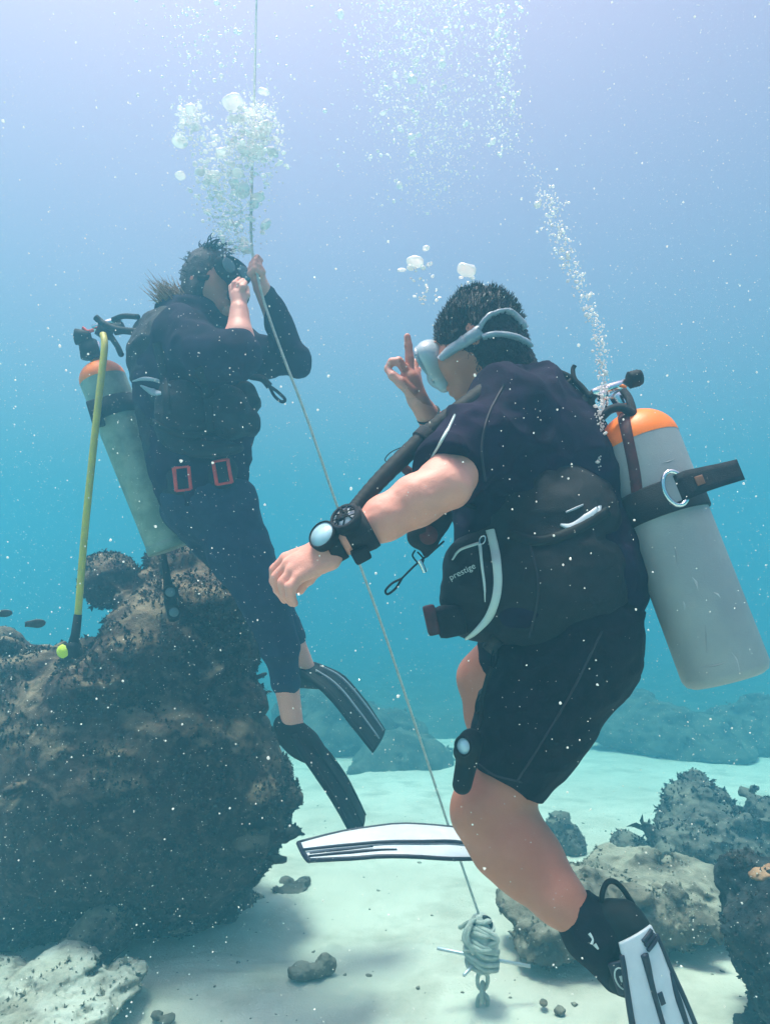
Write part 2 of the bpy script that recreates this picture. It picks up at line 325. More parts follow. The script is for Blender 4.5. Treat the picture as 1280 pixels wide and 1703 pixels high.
def pick(v, fs, n, rg):
    f = np.vstack([q if q.shape[1] == 4 else np.c_[q, q[:, -1]] for q in fs]); c = v[f].mean(1); nm = np.cross(v[f[:, 2]]-v[f[:, 0]], v[f[:, 3]]-v[f[:, 1]])
    ar = np.linalg.norm(nm, axis=1)+1e-12; q = rg.choice(len(f), n, p=ar/ar.sum()); return c[q], nm[q]/ar[q][:, None]
def tufts(v, fs, n, size, s, lump=.5):                            # turf algae and small polyps over a rock
    rg = np.random.default_rng(s); c, nm = pick(v, fs, n, rg); kp = fbm(c, 7, 3, s+40)+.5*rg.normal(size=n)*.6 > .02; c, nm = c[kp], nm[kp]; n = len(c); V = []; Fq = []; k = 0
    r = size*rg.lognormal(0, .45, n)
    a = nrm_rows(rg.normal(size=(n, 3))); b = nrm_rows(np.cross(nm, a)); a = np.cross(b, nm)
    for q in range(4):                                              # four bent blades per tuft
        th = rg.uniform(0, 6.28, n); dr = np.cos(th)[:, None]*a+np.sin(th)[:, None]*b; sd_ = -np.sin(th)[:, None]*a+np.cos(th)[:, None]*b
        R = r[:, None]; L = rg.uniform(.6, 1.3, n)[:, None]
        p0 = c-nm*R*.2; p1 = c+nm*R*.7*L+dr*R*.45; p2 = c+nm*R*1.0*L+dr*R*1.1
        w0, w1 = R*.30, R*.34
        V.append(np.stack([p0-sd_*w0, p0+sd_*w0, p1-sd_*w1, p1+sd_*w1, p2], 1).reshape(-1, 3))
        o = k+np.arange(n)*5; Fq.append(np.stack([o, o+1, o+3, o+2], -1)); Fq.append(np.stack([o+2, o+3, o+4], -1)); k += 5*n
    return np.vstack(V), Fq
def nrm_rows(v): return v/(np.linalg.norm(v, axis=-1, keepdims=True)+1e-12)
M['turf'] = mat('turf_algae', (.026, .020, .022), (.055, .038, .034), .95, 9, 0, spec=.1, c3=(.10, .08, .065))
M['turf2'] = mat('pale_turf', (.16, .14, .10), (.26, .23, .17), .95, 9, 0, spec=.1, c3=(.10, .09, .07))
def rock(name, label, cat_, ells, m, h, amp, s=0, turf=0, tsize=.02, tm='turf', group=None, k=.08, fr=1., tmul=2.2, knobs=0):
    B = Body()
    for px, py, d, rx, rz, ry in ells: B.ell(P(px, py, d), (R_(rx, d), ry, R_(rz, d)), k=k)
    if knobs:
        v, f = B.mesh(h*2.5); c, nm = pick(v, f, knobs, np.random.default_rng(s+1)); rg = np.random.default_rng(s+2)
        for a, b in zip(c, nm):
            q = min(.075, rg.lognormal(math.log(.05), .5)); B.ell(a+b*q*.2, (q, q*rg.uniform(.7, 1.2), q*rg.uniform(.35, .9)), frame(rg.normal(size=3)), k=.03)
    fn = lambda p: amp*(fbm(p, 2.6*fr, 3, s)+.5*np.abs(fbm(p, 8*fr, 3, s+5))-.22*np.abs(fbm(p, 19*fr, 3, s+9)))
    v, f = B.mesh(h, fn=fn); o = obj(name, (v, f), m, label=label, cat_=cat_, group=group)
    if turf: obj('algae', tufts(v, f, int(turf*tmul), tsize*.6, s), M[tm], o, kind='stuff', smooth=False)
    return o
rock('coral_boulder', 'massive dark coral boulder covered in algae below the left diver', 'rock',
     [(205, 1290, 3.0, 272, 215, .60), (300, 1085, 3.05, 132, 122, .42), (355, 1000, 3.0, 72, 42, .3), (190, 968, 3.15, 44, 46, .16), (300, 940, 3.15, 42, 24, .15),
      (5, 1155, 3.1, 115, 82, .4), (268, 1415, 2.95, 185, 108, .38), (395, 1335, 3.0, 84, 125, .3), (50, 1425, 3.0, 165, 125, .42), (60, 1110, 2.95, 50, 30, .15), (235, 1495, 3.2, 180, 115, .45), (235, 1085, 2.75, 60, 28, .14), (150, 1150, 2.65, 60, 22, .12)],
     M['boulder'], .0105, .040, 11, 24000, .0105, knobs=120)
rock('coral_rubble', 'pale sandy rubble heap at the foot of the dark boulder', 'rock',
     [(60, 1676, 2.2, 120, 22, .22), (160, 1650, 2.28, 75, 16, .18), (-50, 1645, 2.3, 110, 26, .2), (222, 1612, 2.38, 36, 15, .1), (110, 1600, 2.36, 60, 14, .12)], M['palerubble'], .007, .028, 21, 500, .009, 'turf2', fr=1.7)
rock('coral_lump', 'small dark coral head leaning on the base of the dark boulder', 'rock', [(185, 1545, 2.6, 42, 46, .12), (140, 1575, 2.55, 40, 25, .1)], M['boulder'], .007, .025, 31, 500, .011, fr=1.6)
rock('reef_ledge', 'low pale reef ledge behind the black boot of the right diver', 'rock',
     [(960, 1512, 2.75, 135, 46, .32), (1080, 1490, 2.95, 135, 42, .35), (1175, 1495, 2.9, 80, 38, .25), (858, 1500, 2.8, 50, 30, .16), (905, 1562, 2.62, 62, 22, .16)], M['rubble'], .010, .05, 41, 900, .012, 'turf2', knobs=40, fr=1.4)
rock('coral_bommie', 'rounded brown coral bommie standing behind the low pale ledge', 'rock',
     [(1170, 1390, 3.94, 72, 75, 0.29), (1120, 1400, 3.83, 36, 38, 0.162), (1215, 1420, 3.77, 55, 55, 0.232), (1150, 1330, 4.06, 38, 26, 0.139)], M['reef'], .011, .05, 51, 1500, .016, knobs=40, fr=1.4)
rock('coral_bommie', 'pointed brown coral bommie cut off by the right border', 'rock', [(1275, 1390, 3.84, 40, 72, 0.24), (1268, 1350, 3.9, 22, 30, 0.12), (1310, 1440, 3.72, 70, 60, 0.3)], M['reef'], .010, .045, 61, 800, .016, knobs=40, fr=1.4)
cwl = rock('coral_wall', 'dark near coral rock with an orange crust at the lower right', 'rock', [(1290, 1545, 2.1, 46, 78, .2), (1282, 1490, 2.15, 34, 34, .14), (1330, 1600, 2.1, 90, 130, .3)], M['darkreef'], .008, .05, 71, 1500, .010, fr=1.9, knobs=25, tmul=3)
cru = Body(); [cru.ell(P(x, y, 2.06), (R_(a, 2.1), .03, R_(b, 2.1)), k=.02) for x, y, a, b in ((1272, 1452, 18, 6), (1290, 1449, 16, 6), (1258, 1457, 9, 5))]
obj('encrusting_sponge', cru.mesh(.004, 0, lambda p: .006*fbm(p, 40, 3, 5)), M['crust'], cwl)
rock('coral_outcrop', 'small upright coral knob just right of the bare calf', 'rock', [(932, 1385, 4.22, 22, 36, 0.103), (950, 1405, 4.16, 22, 20, 0.103)], M['reef'], .008, .03, 81, 250, .012, fr=2)
rock('coral_outcrop', 'small squat coral knob on sand left of the rounded bommie', 'rock', [(1045, 1405, 4.02, 26, 26, 0.115), (1062, 1412, 3.97, 18, 16, 0.092)], M['reef'], .008, .03, 82, 250, .012, fr=2)
rock('stone', 'flat dark stone on sand beside the dark boulder', 'stone', [(478, 1470, 3.49, 17, 12, 0.055), (500, 1472, 3.46, 13, 11, 0.055), (486, 1480, 3.38, 24, 6, 0.065)], M['reef'], .005, .02, 91, fr=4, k=.015)
rock('stone', 'lumpy grey pair of fused stones in the middle of the sand', 'stone', [(500, 1616, 2.5, 21, 11, .045), (541, 1604, 2.55, 15, 14, .04), (522, 1614, 2.5, 14, 8, .03)], M['rubble'], .004, .014, 92, fr=5, k=.012)
rock('stone', 'small broken coral piece on sand near the bottom left edge', 'stone', [(263, 1687, 2.28, 10, 7, .025), (279, 1696, 2.25, 9, 6, .025)], M['reef'], .003, .010, 93, fr=7, k=.01)
rock('pebble', 'tiny pale pebble on sand, left of the pair beside the black boot', 'pebble', [(903, 1668, 2.31, 9, 6, .02)], M['rubble'], .003, .008, 94, fr=6, k=.008)
rock('pebble', 'tiny pale pebble on sand, right of the pair beside the black boot', 'pebble', [(928, 1681, 2.28, 10, 7, .02)], M['rubble'], .003, .008, 95, fr=6, k=.008)
rock('pebble', 'tiny dark pebble on sand above the rope tied weight', 'pebble', [(742, 1447, 3.75, 9, 9, 0.028)], M['reef'], .004, .008, 96, fr=6, k=.008)
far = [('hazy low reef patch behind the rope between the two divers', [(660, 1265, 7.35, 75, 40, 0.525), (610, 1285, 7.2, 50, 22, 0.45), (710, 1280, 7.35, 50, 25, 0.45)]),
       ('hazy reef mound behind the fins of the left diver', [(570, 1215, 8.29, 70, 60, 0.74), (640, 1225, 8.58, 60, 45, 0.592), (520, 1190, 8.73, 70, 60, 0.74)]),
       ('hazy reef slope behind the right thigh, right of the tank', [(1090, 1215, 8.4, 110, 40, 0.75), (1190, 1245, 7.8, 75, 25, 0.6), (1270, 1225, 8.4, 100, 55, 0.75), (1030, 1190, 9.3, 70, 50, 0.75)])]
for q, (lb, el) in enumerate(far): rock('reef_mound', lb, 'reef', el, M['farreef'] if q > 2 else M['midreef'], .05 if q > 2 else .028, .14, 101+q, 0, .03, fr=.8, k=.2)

# ================================================================== RIGHT DIVER
fwd1 = nrm(A(-.93, .34, -.1)); hf1 = nrm(A(-.83, .42, -.36))
person = thing('person', 'diver in black shirt and shorts making an okay hand sign, with white fins', 'person', P(940, 1070, 1.5))
D = 1.5; m_ = D/F
chest = [(P(872, 705, 1.53), .125), (P(893, 790, 1.52), .165), (P(898, 860, 1.52), .178), (P(912, 970, 1.51), .198), (P(950, 1065, 1.51), .148)]
def torso1(B, f=1.): B.chain([(p, q*f) for p, q in chest], k=.04); return B
def shr(c, f=.92): return [(p, q*f) for p, q in c]
thighN = [(P(955, 1068, 1.44), .142), (P(888, 1200, 1.42), .112), (P(826, 1318, 1.40), .077)]
thighF = [(P(935, 1055, 1.62), .13), (P(830, 1115, 1.76), .085), (P(806, 1128, 1.79), .072)]
uaN = [(P(838, 690, 1.43), .085), (P(790, 745, 1.34), .062), (P(742, 800, 1.26), .049)]
faN = [(P(738, 806, 1.255), .046), (P(690, 834, 1.24), .0455), (P(640, 862, 1.23), .039), (P(590, 887, 1.22), .031), (P(545, 911, 1.22), .027)]
uaF = [(P(880, 700, 1.70), .07), (P(765, 765, 1.84), .046)]
faF = [(P(762, 762, 1.84), .043), (P(725, 712, 1.75), .036), (P(694, 664, 1.68), .024)]
headc = P(794, 566, 1.56)
RH = frame(hf1, (.15, -.05, 1))
b0 = torso1(Body(), .92); b0.chain(shr(thighN[:2])+thighN[2:], k=.02); b0.chain(shr(thighF[:1])+thighF[1:], k=.02)
b0.chain([(P(822, 1322, 1.40), .074), (P(808, 1350, 1.395), .070), (P(845, 1398, 1.38), .079), (P(880, 1437, 1.36), .070), (P(925, 1490, 1.31), .049), (P(958, 1525, 1.29), .040)], k=.025)   # near shin and calf
b0.ell(P(795, 1342, 1.36), (.04, .035, .045), k=.03)
b0.cone(P(862, 1395, 1.43), P(892, 1435, 1.40), .055, .05, .03)
b0.chain([(P(806, 1128, 1.79), .072), (P(815, 1190, 1.79), .066), (P(838, 1290, 1.80), .062), (P(858, 1400, 1.80), .042), (P(835, 1420, 1.78), .036)], k=.02)
b0.cone(P(990, 1555, 1.285), P(1024, 1610, 1.275), .034, .024, .02)
hd = Body()
hd.ell(headc, (.098, .078, .103), RH, k=.02)                                     # skull
hd.cone(headc+hf1*.045-RH[2]*.05, headc+hf1*.062-RH[2]*.098, .058, .038, .03)      # jaw
hd.cone(headc-hf1*.03-RH[2]*.06, P(855, 665, 1.54), .062, .068, .03)               # neck
hd.cone(P(845, 640, 1.54), P(868, 700, 1.53), .068, .09, .03)
hd.cone(headc+hf1*.095-RH[2]*.005, headc+hf1*.112-RH[2]*.042, .010, .016, .012)    # nose
hd.ell(headc+hf1*.098-RH[2]*.075, (.012, .024, .006), RH, k=.008); hd.ell(headc+hf1*.096-RH[2]*.088, (.012, .02, .007), RH, k=.008)
for s in (-1, 1):
    hd.ell(headc+RH[1]*s*.08-hf1*.012-RH[2]*.02, (.017, .009, .03), RH, k=.006)    # ears
    hd.ell(headc+RH[1]*s*.033+hf1*.083+RH[2]*.005, (.012, .014, .012), RH, k=.006)
    hd.ell(headc+RH[1]*s*.033+hf1*.086+RH[2]*.024, (.010, .022, .006), RH, k=.01)
    hd.ell(headc+RH[1]*s*.045+hf1*.06-RH[2]*.035, (.03, .025, .03), RH, k=.03)
def noisefn(a, fr, o=3, s=0): return lambda p: a*fbm(p, fr, o, s)
aN = Body(); aN.chain(uaN, k=.03); aN.chain(faN, k=.02)
aN.cone(P(752, 812, 1.23), P(700, 820, 1.22), .026, .022, .03)
wr = P(552, 908, 1.22)
kn = [(476, 929, 1.248), (479, 939, 1.228), (486, 950, 1.211), (497, 960, 1.199)]
for q, (x, y, d) in enumerate(kn): aN.cone(P(545+q*2, 906+q*9, 1.236-.01*q), P(x, y, d), .0165, .0115, .012)
aN.cone(P(540, 918, 1.225), P(505, 940, 1.22), .022, .018, .02)
fing = [[(457, 947, 1.256), (455, 967, 1.264), (463, 985, 1.270)], [(460, 960, 1.232), (462, 981, 1.24), (473, 998, 1.248)],
        [(470, 970, 1.208), (474, 989, 1.213), (485, 1003, 1.222)], [(484, 976, 1.194), (483, 991, 1.197), (489, 1003, 1.203)]]
for (x, y, d), fg in zip(kn, fing):
    pts = [P(x, y, d)]+[P(*q) for q in fg]; rr = [.0108, .0098, .0088, .0074]
    for q in range(3): aN.cone(pts[q], pts[q+1], rr[q], rr[q+1], .0035)
aN.chain([(P(535, 938, 1.245), .015), (P(512, 962, 1.268), .012), (P(499, 982, 1.272), .009)], k=.008)
aF = Body(); aF.chain(uaF, k=.03); aF.chain(faF, k=.015)
aF.cone(P(694, 664, 1.68), P(681, 632, 1.67), .024, .027, .012); aF.cone(P(690, 650, 1.69), P(686, 626, 1.70), .022, .022, .012)
def finger(B, pts, r0, r1, k=.004):
    pts = [P(*q) for q in pts]; rr = np.linspace(r0, r1, len(pts))
    for q in range(len(pts)-1): B.cone(pts[q], pts[q+1], rr[q], rr[q+1], k)
finger(aF, [(681, 622, 1.67), (681, 596, 1.67), (679, 575, 1.67), (677, 560, 1.67)], .0125, .0085)
finger(aF, [(687, 624, 1.69), (690, 604, 1.71), (683, 600, 1.735), (679, 613, 1.735)], .0115, .008)
finger(aF, [(691, 632, 1.71), (694, 616, 1.73), (688, 610, 1.75), (684, 622, 1.75)], .0105, .0075)
finger(aF, [(676, 618, 1.66), (663, 601, 1.65), (651, 602, 1.65), (645, 612, 1.655)], .0120, .0085)
finger(aF, [(683, 650, 1.655), (667, 636, 1.645), (653, 625, 1.645), (644, 614, 1.655)], .0165, .0085)
obj('body', cat([b0.mesh(.0065), hd.mesh(.0035), aN.mesh(.0027, fn=noisefn(.0012, 40)), aF.mesh(.003)]), M['skin'], person, 'lean skin, shade painted on legs and head, with bent left knee and one hand raised')
# darker second slot paints shade on legs and head of the same continuous mesh
bo = person.children[0]; bo.data.materials.append(M['skin_shade']); nv = len(bo.data.polygons)
cz = np.zeros(nv*3); bo.data.polygons.foreach_get('center', cz); cz = cz.reshape(-1, 3)
mi = ((cz[:, 2]+person.location[2] < 1.5) & (cz[:, 0]+person.location[0] > .05)).astype(np.int32); hx = np.linalg.norm(cz+np.array(person.location)-headc, axis=1) < .2
mi[hx] = 1; bo.data.polygons.foreach_set('material_index', mi)
# hair: cap plus short spikes
hb = Body(); up_ = RH[2]
hb.ell(headc+up_*.012-hf1*.006, (.1025, .083, .104), RH, k=.02, cl=[(headc+hf1*.055-up_*.010, nrm(hf1*1.0-up_*.75))])
hb.ell(headc-hf1*.034-up_*.055, (.060, .074, .070), RH, k=.03); hb.cone(headc-hf1*.032-up_*.07, headc-hf1*.046-up_*.105, .060, .055, .03)
hb.ell(headc+RH[1]*.066-hf1*.02-up_*.02, (.034, .018, .05), RH, k=.02)
hv_, hf_ = hb.mesh(.0045, fn=lambda p: .005*fbm(p, 34, 2, 3)+.003*fbm(p, 90, 2, 8))
c, nm = pick(hv_, hf_, 5200, rng); sp = []
for q in range(len(c)):
    hi_ = np.dot(c[q]-headc, up_) > -.01
    d_ = nrm(nm[q]*(.55 if hi_ else .25)+.28*rng.normal(size=3)+(A(.25, -.1, .55) if hi_ else A(.2, 0, -.6))); L_ = rng.uniform(.006, .015)*(1 if hi_ else .7); sp.append(tube([c[q]-d_*.006, c[q]+d_*L_*.6, c[q]+d_*L_+rng.normal(size=3)*.0012], [.0015, .0011, .0003], 3, False))
obj('hair', cat([(hv_, hf_)]+sp), M['hair'], person)
# clothing
sh = torso1(Body())
d1 = nrm(P(742, 800, 1.26)-P(838, 690, 1.43)); hemN = P(748, 793, 1.27)
sh.cone(P(838, 690, 1.43), P(742, 800, 1.26), .092, .064, .03, cl=[(hemN, d1)])
d2 = nrm(uaF[1][0]-uaF[0][0]); sh.cone(uaF[0][0], uaF[1][0], .08, .058, .03, cl=[(uaF[0][0]+d2*.15, d2)])
sh.cone(P(850, 652, 1.54), P(868, 690, 1.53), .075, .11, .03)
sh.cone(P(838, 690, 1.45), P(885, 700, 1.66), .082, .075, .05)
def folds(a, fr, st, s): return lambda p: a*(np.abs(fbm(p@np.asarray(st).T, fr, 2, s))-.3)+.35*a*(np.abs(fbm(p@np.asarray(st).T, fr*2.3, 2, s+3))-.3)
wrk = folds(.028, 5.5, [[1.1, 0, .5], [0, 1, 0], [-.5, 0, 1.5]], 2)
shm = sh.mesh(.0065, .009, wrk, cl=[(P(940, 1035, 1.5), A(0, 0, -1)), (P(838, 628, 1.54), nrm(A(-.25, 0, 1)))])
obj('shirt', shm, M['shirt'], person)
st = Body(); st.chain(chest[3:], k=.04); dN = nrm(thighN[2][0]-thighN[1][0]); hn = P(836, 1298, 1.40)
st.cone(thighN[0][0], thighN[1][0], .143, .113, .03); st.cone(thighN[1][0], thighN[2][0], .113, .080, .03, cl=[(hn, dN)])
dF = nrm(thighF[1][0]-thighF[0][0]); st.cone(thighF[0][0], thighF[1][0], .13, .087, .03, cl=[(P(842, 1108, 1.75), dF)])
stm = st.mesh(.0065, .007, folds(.016, 6.5, [[.7, 0, .4], [0, 1, 0], [-.6, 0, 1.7]], 7), cl=[(P(940, 985, 1.5), A(0, 0, 1))])
obj('shorts', stm, M['suit'], person)
# buoyancy vest
vb = Body()
vb.chain([(P(905, 880, 1.47), .165), (P(912, 965, 1.46), .180)], k=.03)
vb.ell(P(792, 975, 1.41), (R_(62, 1.41), .085, R_(92, 1.41)), k=.03)                 # front pocket
vb.ell(P(945, 900, 1.40), (.10, .07, .14), k=.05)
vb.cone(P(965, 735, 1.46), P(1035, 960, 1.44), .055, .045, .03)                       # back pad
vb.cone(P(1010, 800, 1.45), P(1050, 850, 1.43), .04, .035, .02)
vb.chain([(P(775, 705, 1.40), .022), (P(818, 655, 1.41), .026), (P(880, 650, 1.44), .024), (P(960, 720, 1.43), .03)], k=.02)   # shoulder strap
vbm = vb.mesh(.0065, 0, folds(.014, 8, [[1, 0, 0], [0, 1, 0], [0, 0, 1.6]], 12), cl=[(P(940, 1072, 1.5), A(.1, 0, -1))])
vest = obj('buoyancy_vest', vbm, M['gear'], person)
T1 = bvh(shm, stm, vbm)
obj('trim', strip(T1, [(815, 882), (824, 925), (827, 975), (816, 1018), (793, 1048), (768, 1066)], [14, 15, 14, 13, 9, 2], .004), M['piping'], vest)
obj('zipper', strip(T1, [(752, 932), (765, 915), (795, 904)], [1.5, 3, 4], .003), M['piping'], vest)
obj('zipper', strip(T1, [(797, 906), (801, 940), (805, 975), (806, 1000)], [5, 4.5, 3.5, 1.5], .003), M['piping'], vest)
p_, n_ = hit(T1, 801, 900, .004); obj('pull_ring', ring(p_, frame(nrm(A(.4, 0, 1)), n_), .009, .0016, 20, .6), M['chrome'], vest)
obj('pocket_logo', text_geo('prestige', T1, 769, 951, 14.5, math.radians(27)), M['piping'], vest)
obj('trim', strip(T1, [(931, 873), (950, 876), (975, 862), (992, 846)], [3, 11, 16, 7], .004), M['white'], vest, 'white boat shaped patch')
obj('trim', strip(T1, [(940, 852), (955, 846), (968, 840)], [3, 4, 3], .004), M['strapgrey'], vest)
obj('trim', strip(T1, [(996, 842), (994, 855)], [5, 7], .004), M['white'], vest)
obj('seam', strip(T1, [(757, 690), (742, 720), (716, 764)], [2, 4, 3], .003), M['piping'], person.children[2])
ax = frame(nrm(A(.2, .1, -1)), (0, -1, 0))
for par, ps, wd in ((person.children[2], [(838, 640), (812, 690), (800, 745), (806, 800)], 3), (person.children[2], [(708, 762), (728, 776), (752, 797), (768, 822)], 3), (person.children[3], [(1000, 1050), (950, 1150), (900, 1235), (858, 1300)], 3.5), (person.children[3], [(794, 1270), (825, 1290), (868, 1300)], 3), (vest, [(880, 900), (895, 980), (880, 1060)], 4), (vest, [(1010, 850), (960, 880), (900, 900), (850, 890)], 16)):
    obj('seam' if wd < 10 else 'webbing', strip(T1, ps, wd, .0025 if wd < 10 else .005), M['seam'] if wd < 10 else M['rubber'], par)
wp = obj('weight_pouch', rbox(P(748, 1032, 1.37), ax, (R_(26, 1.37), .03, R_(24, 1.37)), .5), M['gear'], vest)
obj('handle', rbox(P(717, 1031, 1.36), frame(nrm(A(.22, 0, -1)), (0, -1, 0)), (R_(25, 1.36), R_(10, 1.36), .02), .5), M['darkred'], vest)
for (x, y, s) in ((826, 1092, 1.), (800, 1172, .8)):
    p_, n_ = hit(T1, x, y, .006); fr_ = frame(nrm(A(.25, 0, 1)), n_); dr_ = obj('d_ring', ring(p_, fr_, .024*s, .0022, 24, .75), M['rubber'], vest)
    obj('tab', strip(T1, [(x-16, y-28), (x+4, y-12)], 26*s, .005), M['gear'], vest)
def hose(pts, r, corr=0., n=10, seg=10):
    p = spl([P(*q) for q in pts], seg); m = len(p); rr = np.interp(np.linspace(0, 1, m), np.linspace(0, 1, len(np.atleast_1d(r))), np.atleast_1d(r))
    if corr: rr = rr*(1+corr*np.sin(np.arange(m)*1.9))
    return tube(p, rr, n)
ih = obj('inflator_hose', hose([(945, 672, 1.46), (915, 640, 1.46), (870, 632, 1.445), (820, 645, 1.40), (770, 680, 1.36), (725, 712, 1.34), (690, 742, 1.32), (640, 790, 1.27), (602, 832, 1.23), (586, 852, 1.21)], [.010, .012, .016, .021, .022, .021, .0195, .0175, .016, .0145, .014], .03, 14, 14), M['rubber'], vest)
obj('collar', hose([(712, 722, 1.335), (700, 734, 1.328)], .0235), M['gear'], vest)
obj('pull_cord', hose([(672, 742, 1.31), (650, 752, 1.30), (640, 765, 1.295), (652, 772, 1.29)], .0011, 0, 6), M['rubber'], vest)
obj('pull_cord', hose([(707, 738, 1.33), (710, 760, 1.33), (711, 775, 1.33)], .0016, 0, 6), M['rubber'], vest)
obj('inflator', cat([hose([(590, 848, 1.21), (574, 866, 1.20), (566, 880, 1.20)], [.014, .019, .016])]), M['gear'], vest)
obj('chest_strap', hose([(660, 768, 1.36), (690, 792, 1.37), (735, 812, 1.40), (780, 830, 1.42)], [.008, .011, .011, .01]), M['darkred'], vest)
# mask
mc = headc+hf1*.100+RH[2]*.004
mk = Body(); mk.ell(mc+hf1*.012, (.042, .082, .05), RH, k=.02, cl=[(mc+hf1*.030, hf1), (mc-hf1*.03, -hf1)]); mk.cone(mc+hf1*.022-RH[2]*.035, mc+hf1*.012-RH[2]*.062, .024, .018, .02)
mask = obj('dive_mask', mk.mesh(.0035), M['silicone'], person)
ls = Body()
for s in (-1, 1): ls.ell(mc+hf1*.032+RH[1]*s*.037-RH[2]*.002, (.005, .032, .030), RH, k=.004)
obj('lens', ls.mesh(.0025), M['lens'], mask)
an = np.linspace(0, 2*np.pi, 49)
obj('frame', tube([mc+hf1*.028+RH[1]*.078*np.cos(a)+RH[2]*(.040*np.sin(a)-.012*abs(math.sin(a))*(math.sin(a) < 0)*(abs(math.cos(a)) < .3)) for a in an], .005, 8, False), M['strapgrey'], mask)
TH = bvh((hv_, hf_), hd.mesh(.005))
sm = obj('strap', strip(TH, [(734, 597), (752, 582), (775, 567), (800, 551)], [9, 15, 19, 20], .009), M['strapgrey'], mask)
obj('strap_band', strip(TH, [(796, 548), (808, 531), (830, 520), (848, 521), (862, 534), (872, 548)], [9, 7, 6, 6, 6, 6], .011), M['strapgrey'], mask)
obj('strap_band', strip(TH, [(803, 562), (825, 558), (846, 560), (864, 566), (880, 576)], [8, 7, 6, 6, 6], .011), M['strapgrey'], mask)
# wrist items
axw = nrm(P(590, 887, 1.22)-P(545, 911, 1.22)); cw = P(556, 905, 1.22)
watch = obj('wrist_watch', lathe(cw-axw*.013, cw+axw*.013, [(0, .028), (0, .0335), (.004, .0345), (.022, .0345), (.026, .0335), (.026, .028)], 36), M['rubber'], person)
wn = nrm(A(-.5, -.75, .40)); wc = cw+wn*.0385
obj('case', lathe(wc-wn*.016, wc+wn*.005, [(0, .0), (0, .025), (.004, .0285), (.017, .0285), (.0195, .027), (.0195, .0245), (.018, .0245)], 40), M['rubber'], watch)
obj('dial', lathe(wc-wn*.002, wc+wn*.003, [(0, .0245), (.004, .0243), (.0045, 0)], 40), M['dial'], watch)
cc = P(596, 884, 1.22); comp = obj('wrist_compass', lathe(cc-axw*.024, cc+axw*.024, [(0, .032), (0, .0385), (.01, .041), (.038, .0435), (.048, .042), (.048, .034)], 36), M['gear'], person)
obj('flap', rbox(P(600, 922, 1.20), frame(axw, (0, -.3, 1)), (.016, .012, .014), .5), M['gear'], comp)
cn = nrm(A(-.42, -.72, .55)); c0 = cc-axw*.004+cn*.043
obj('case', lathe(c0-cn*.018, c0+cn*.008, [(0, 0), (0, .028), (.02, .030), (.026, .027), (.026, .022), (.023, .022)], 36), M['gear'], comp)
dl = obj('dial', lathe(c0, c0+cn*.006, [(0, .022), (.005, .0218), (.0055, 0)], 36), M['white'], comp)
fx = frame(nrm(np.cross(cn, A(0, 0, 1))), cn)
for a, o_ in ((.3, -.008), (.3, .004), (1.75, -.009), (1.75, .003), (1.0, 0), (2.5, .006)):
    t_ = math.cos(a)*fx[0]+math.sin(a)*fx[1]; s_ = np.cross(cn, t_); h_ = math.sqrt(max(1e-5, .022**2-o_**2))
    obj('guard_bar', tube([c0+cn*.008+s_*o_-t_*h_, c0+cn*.008+s_*o_+t_*h_], .0014, 6), M['rubber'], comp)
axb = nrm(P(725, 712, 1.75)-P(694, 664, 1.68)); cb = P(712, 690, 1.71); obj('bracelet', lathe(cb-axb*.002, cb+axb*.002, [(0, .028), (0, .0325), (.004, .0325), (.004, .028)], 30), M['rubber'], person)
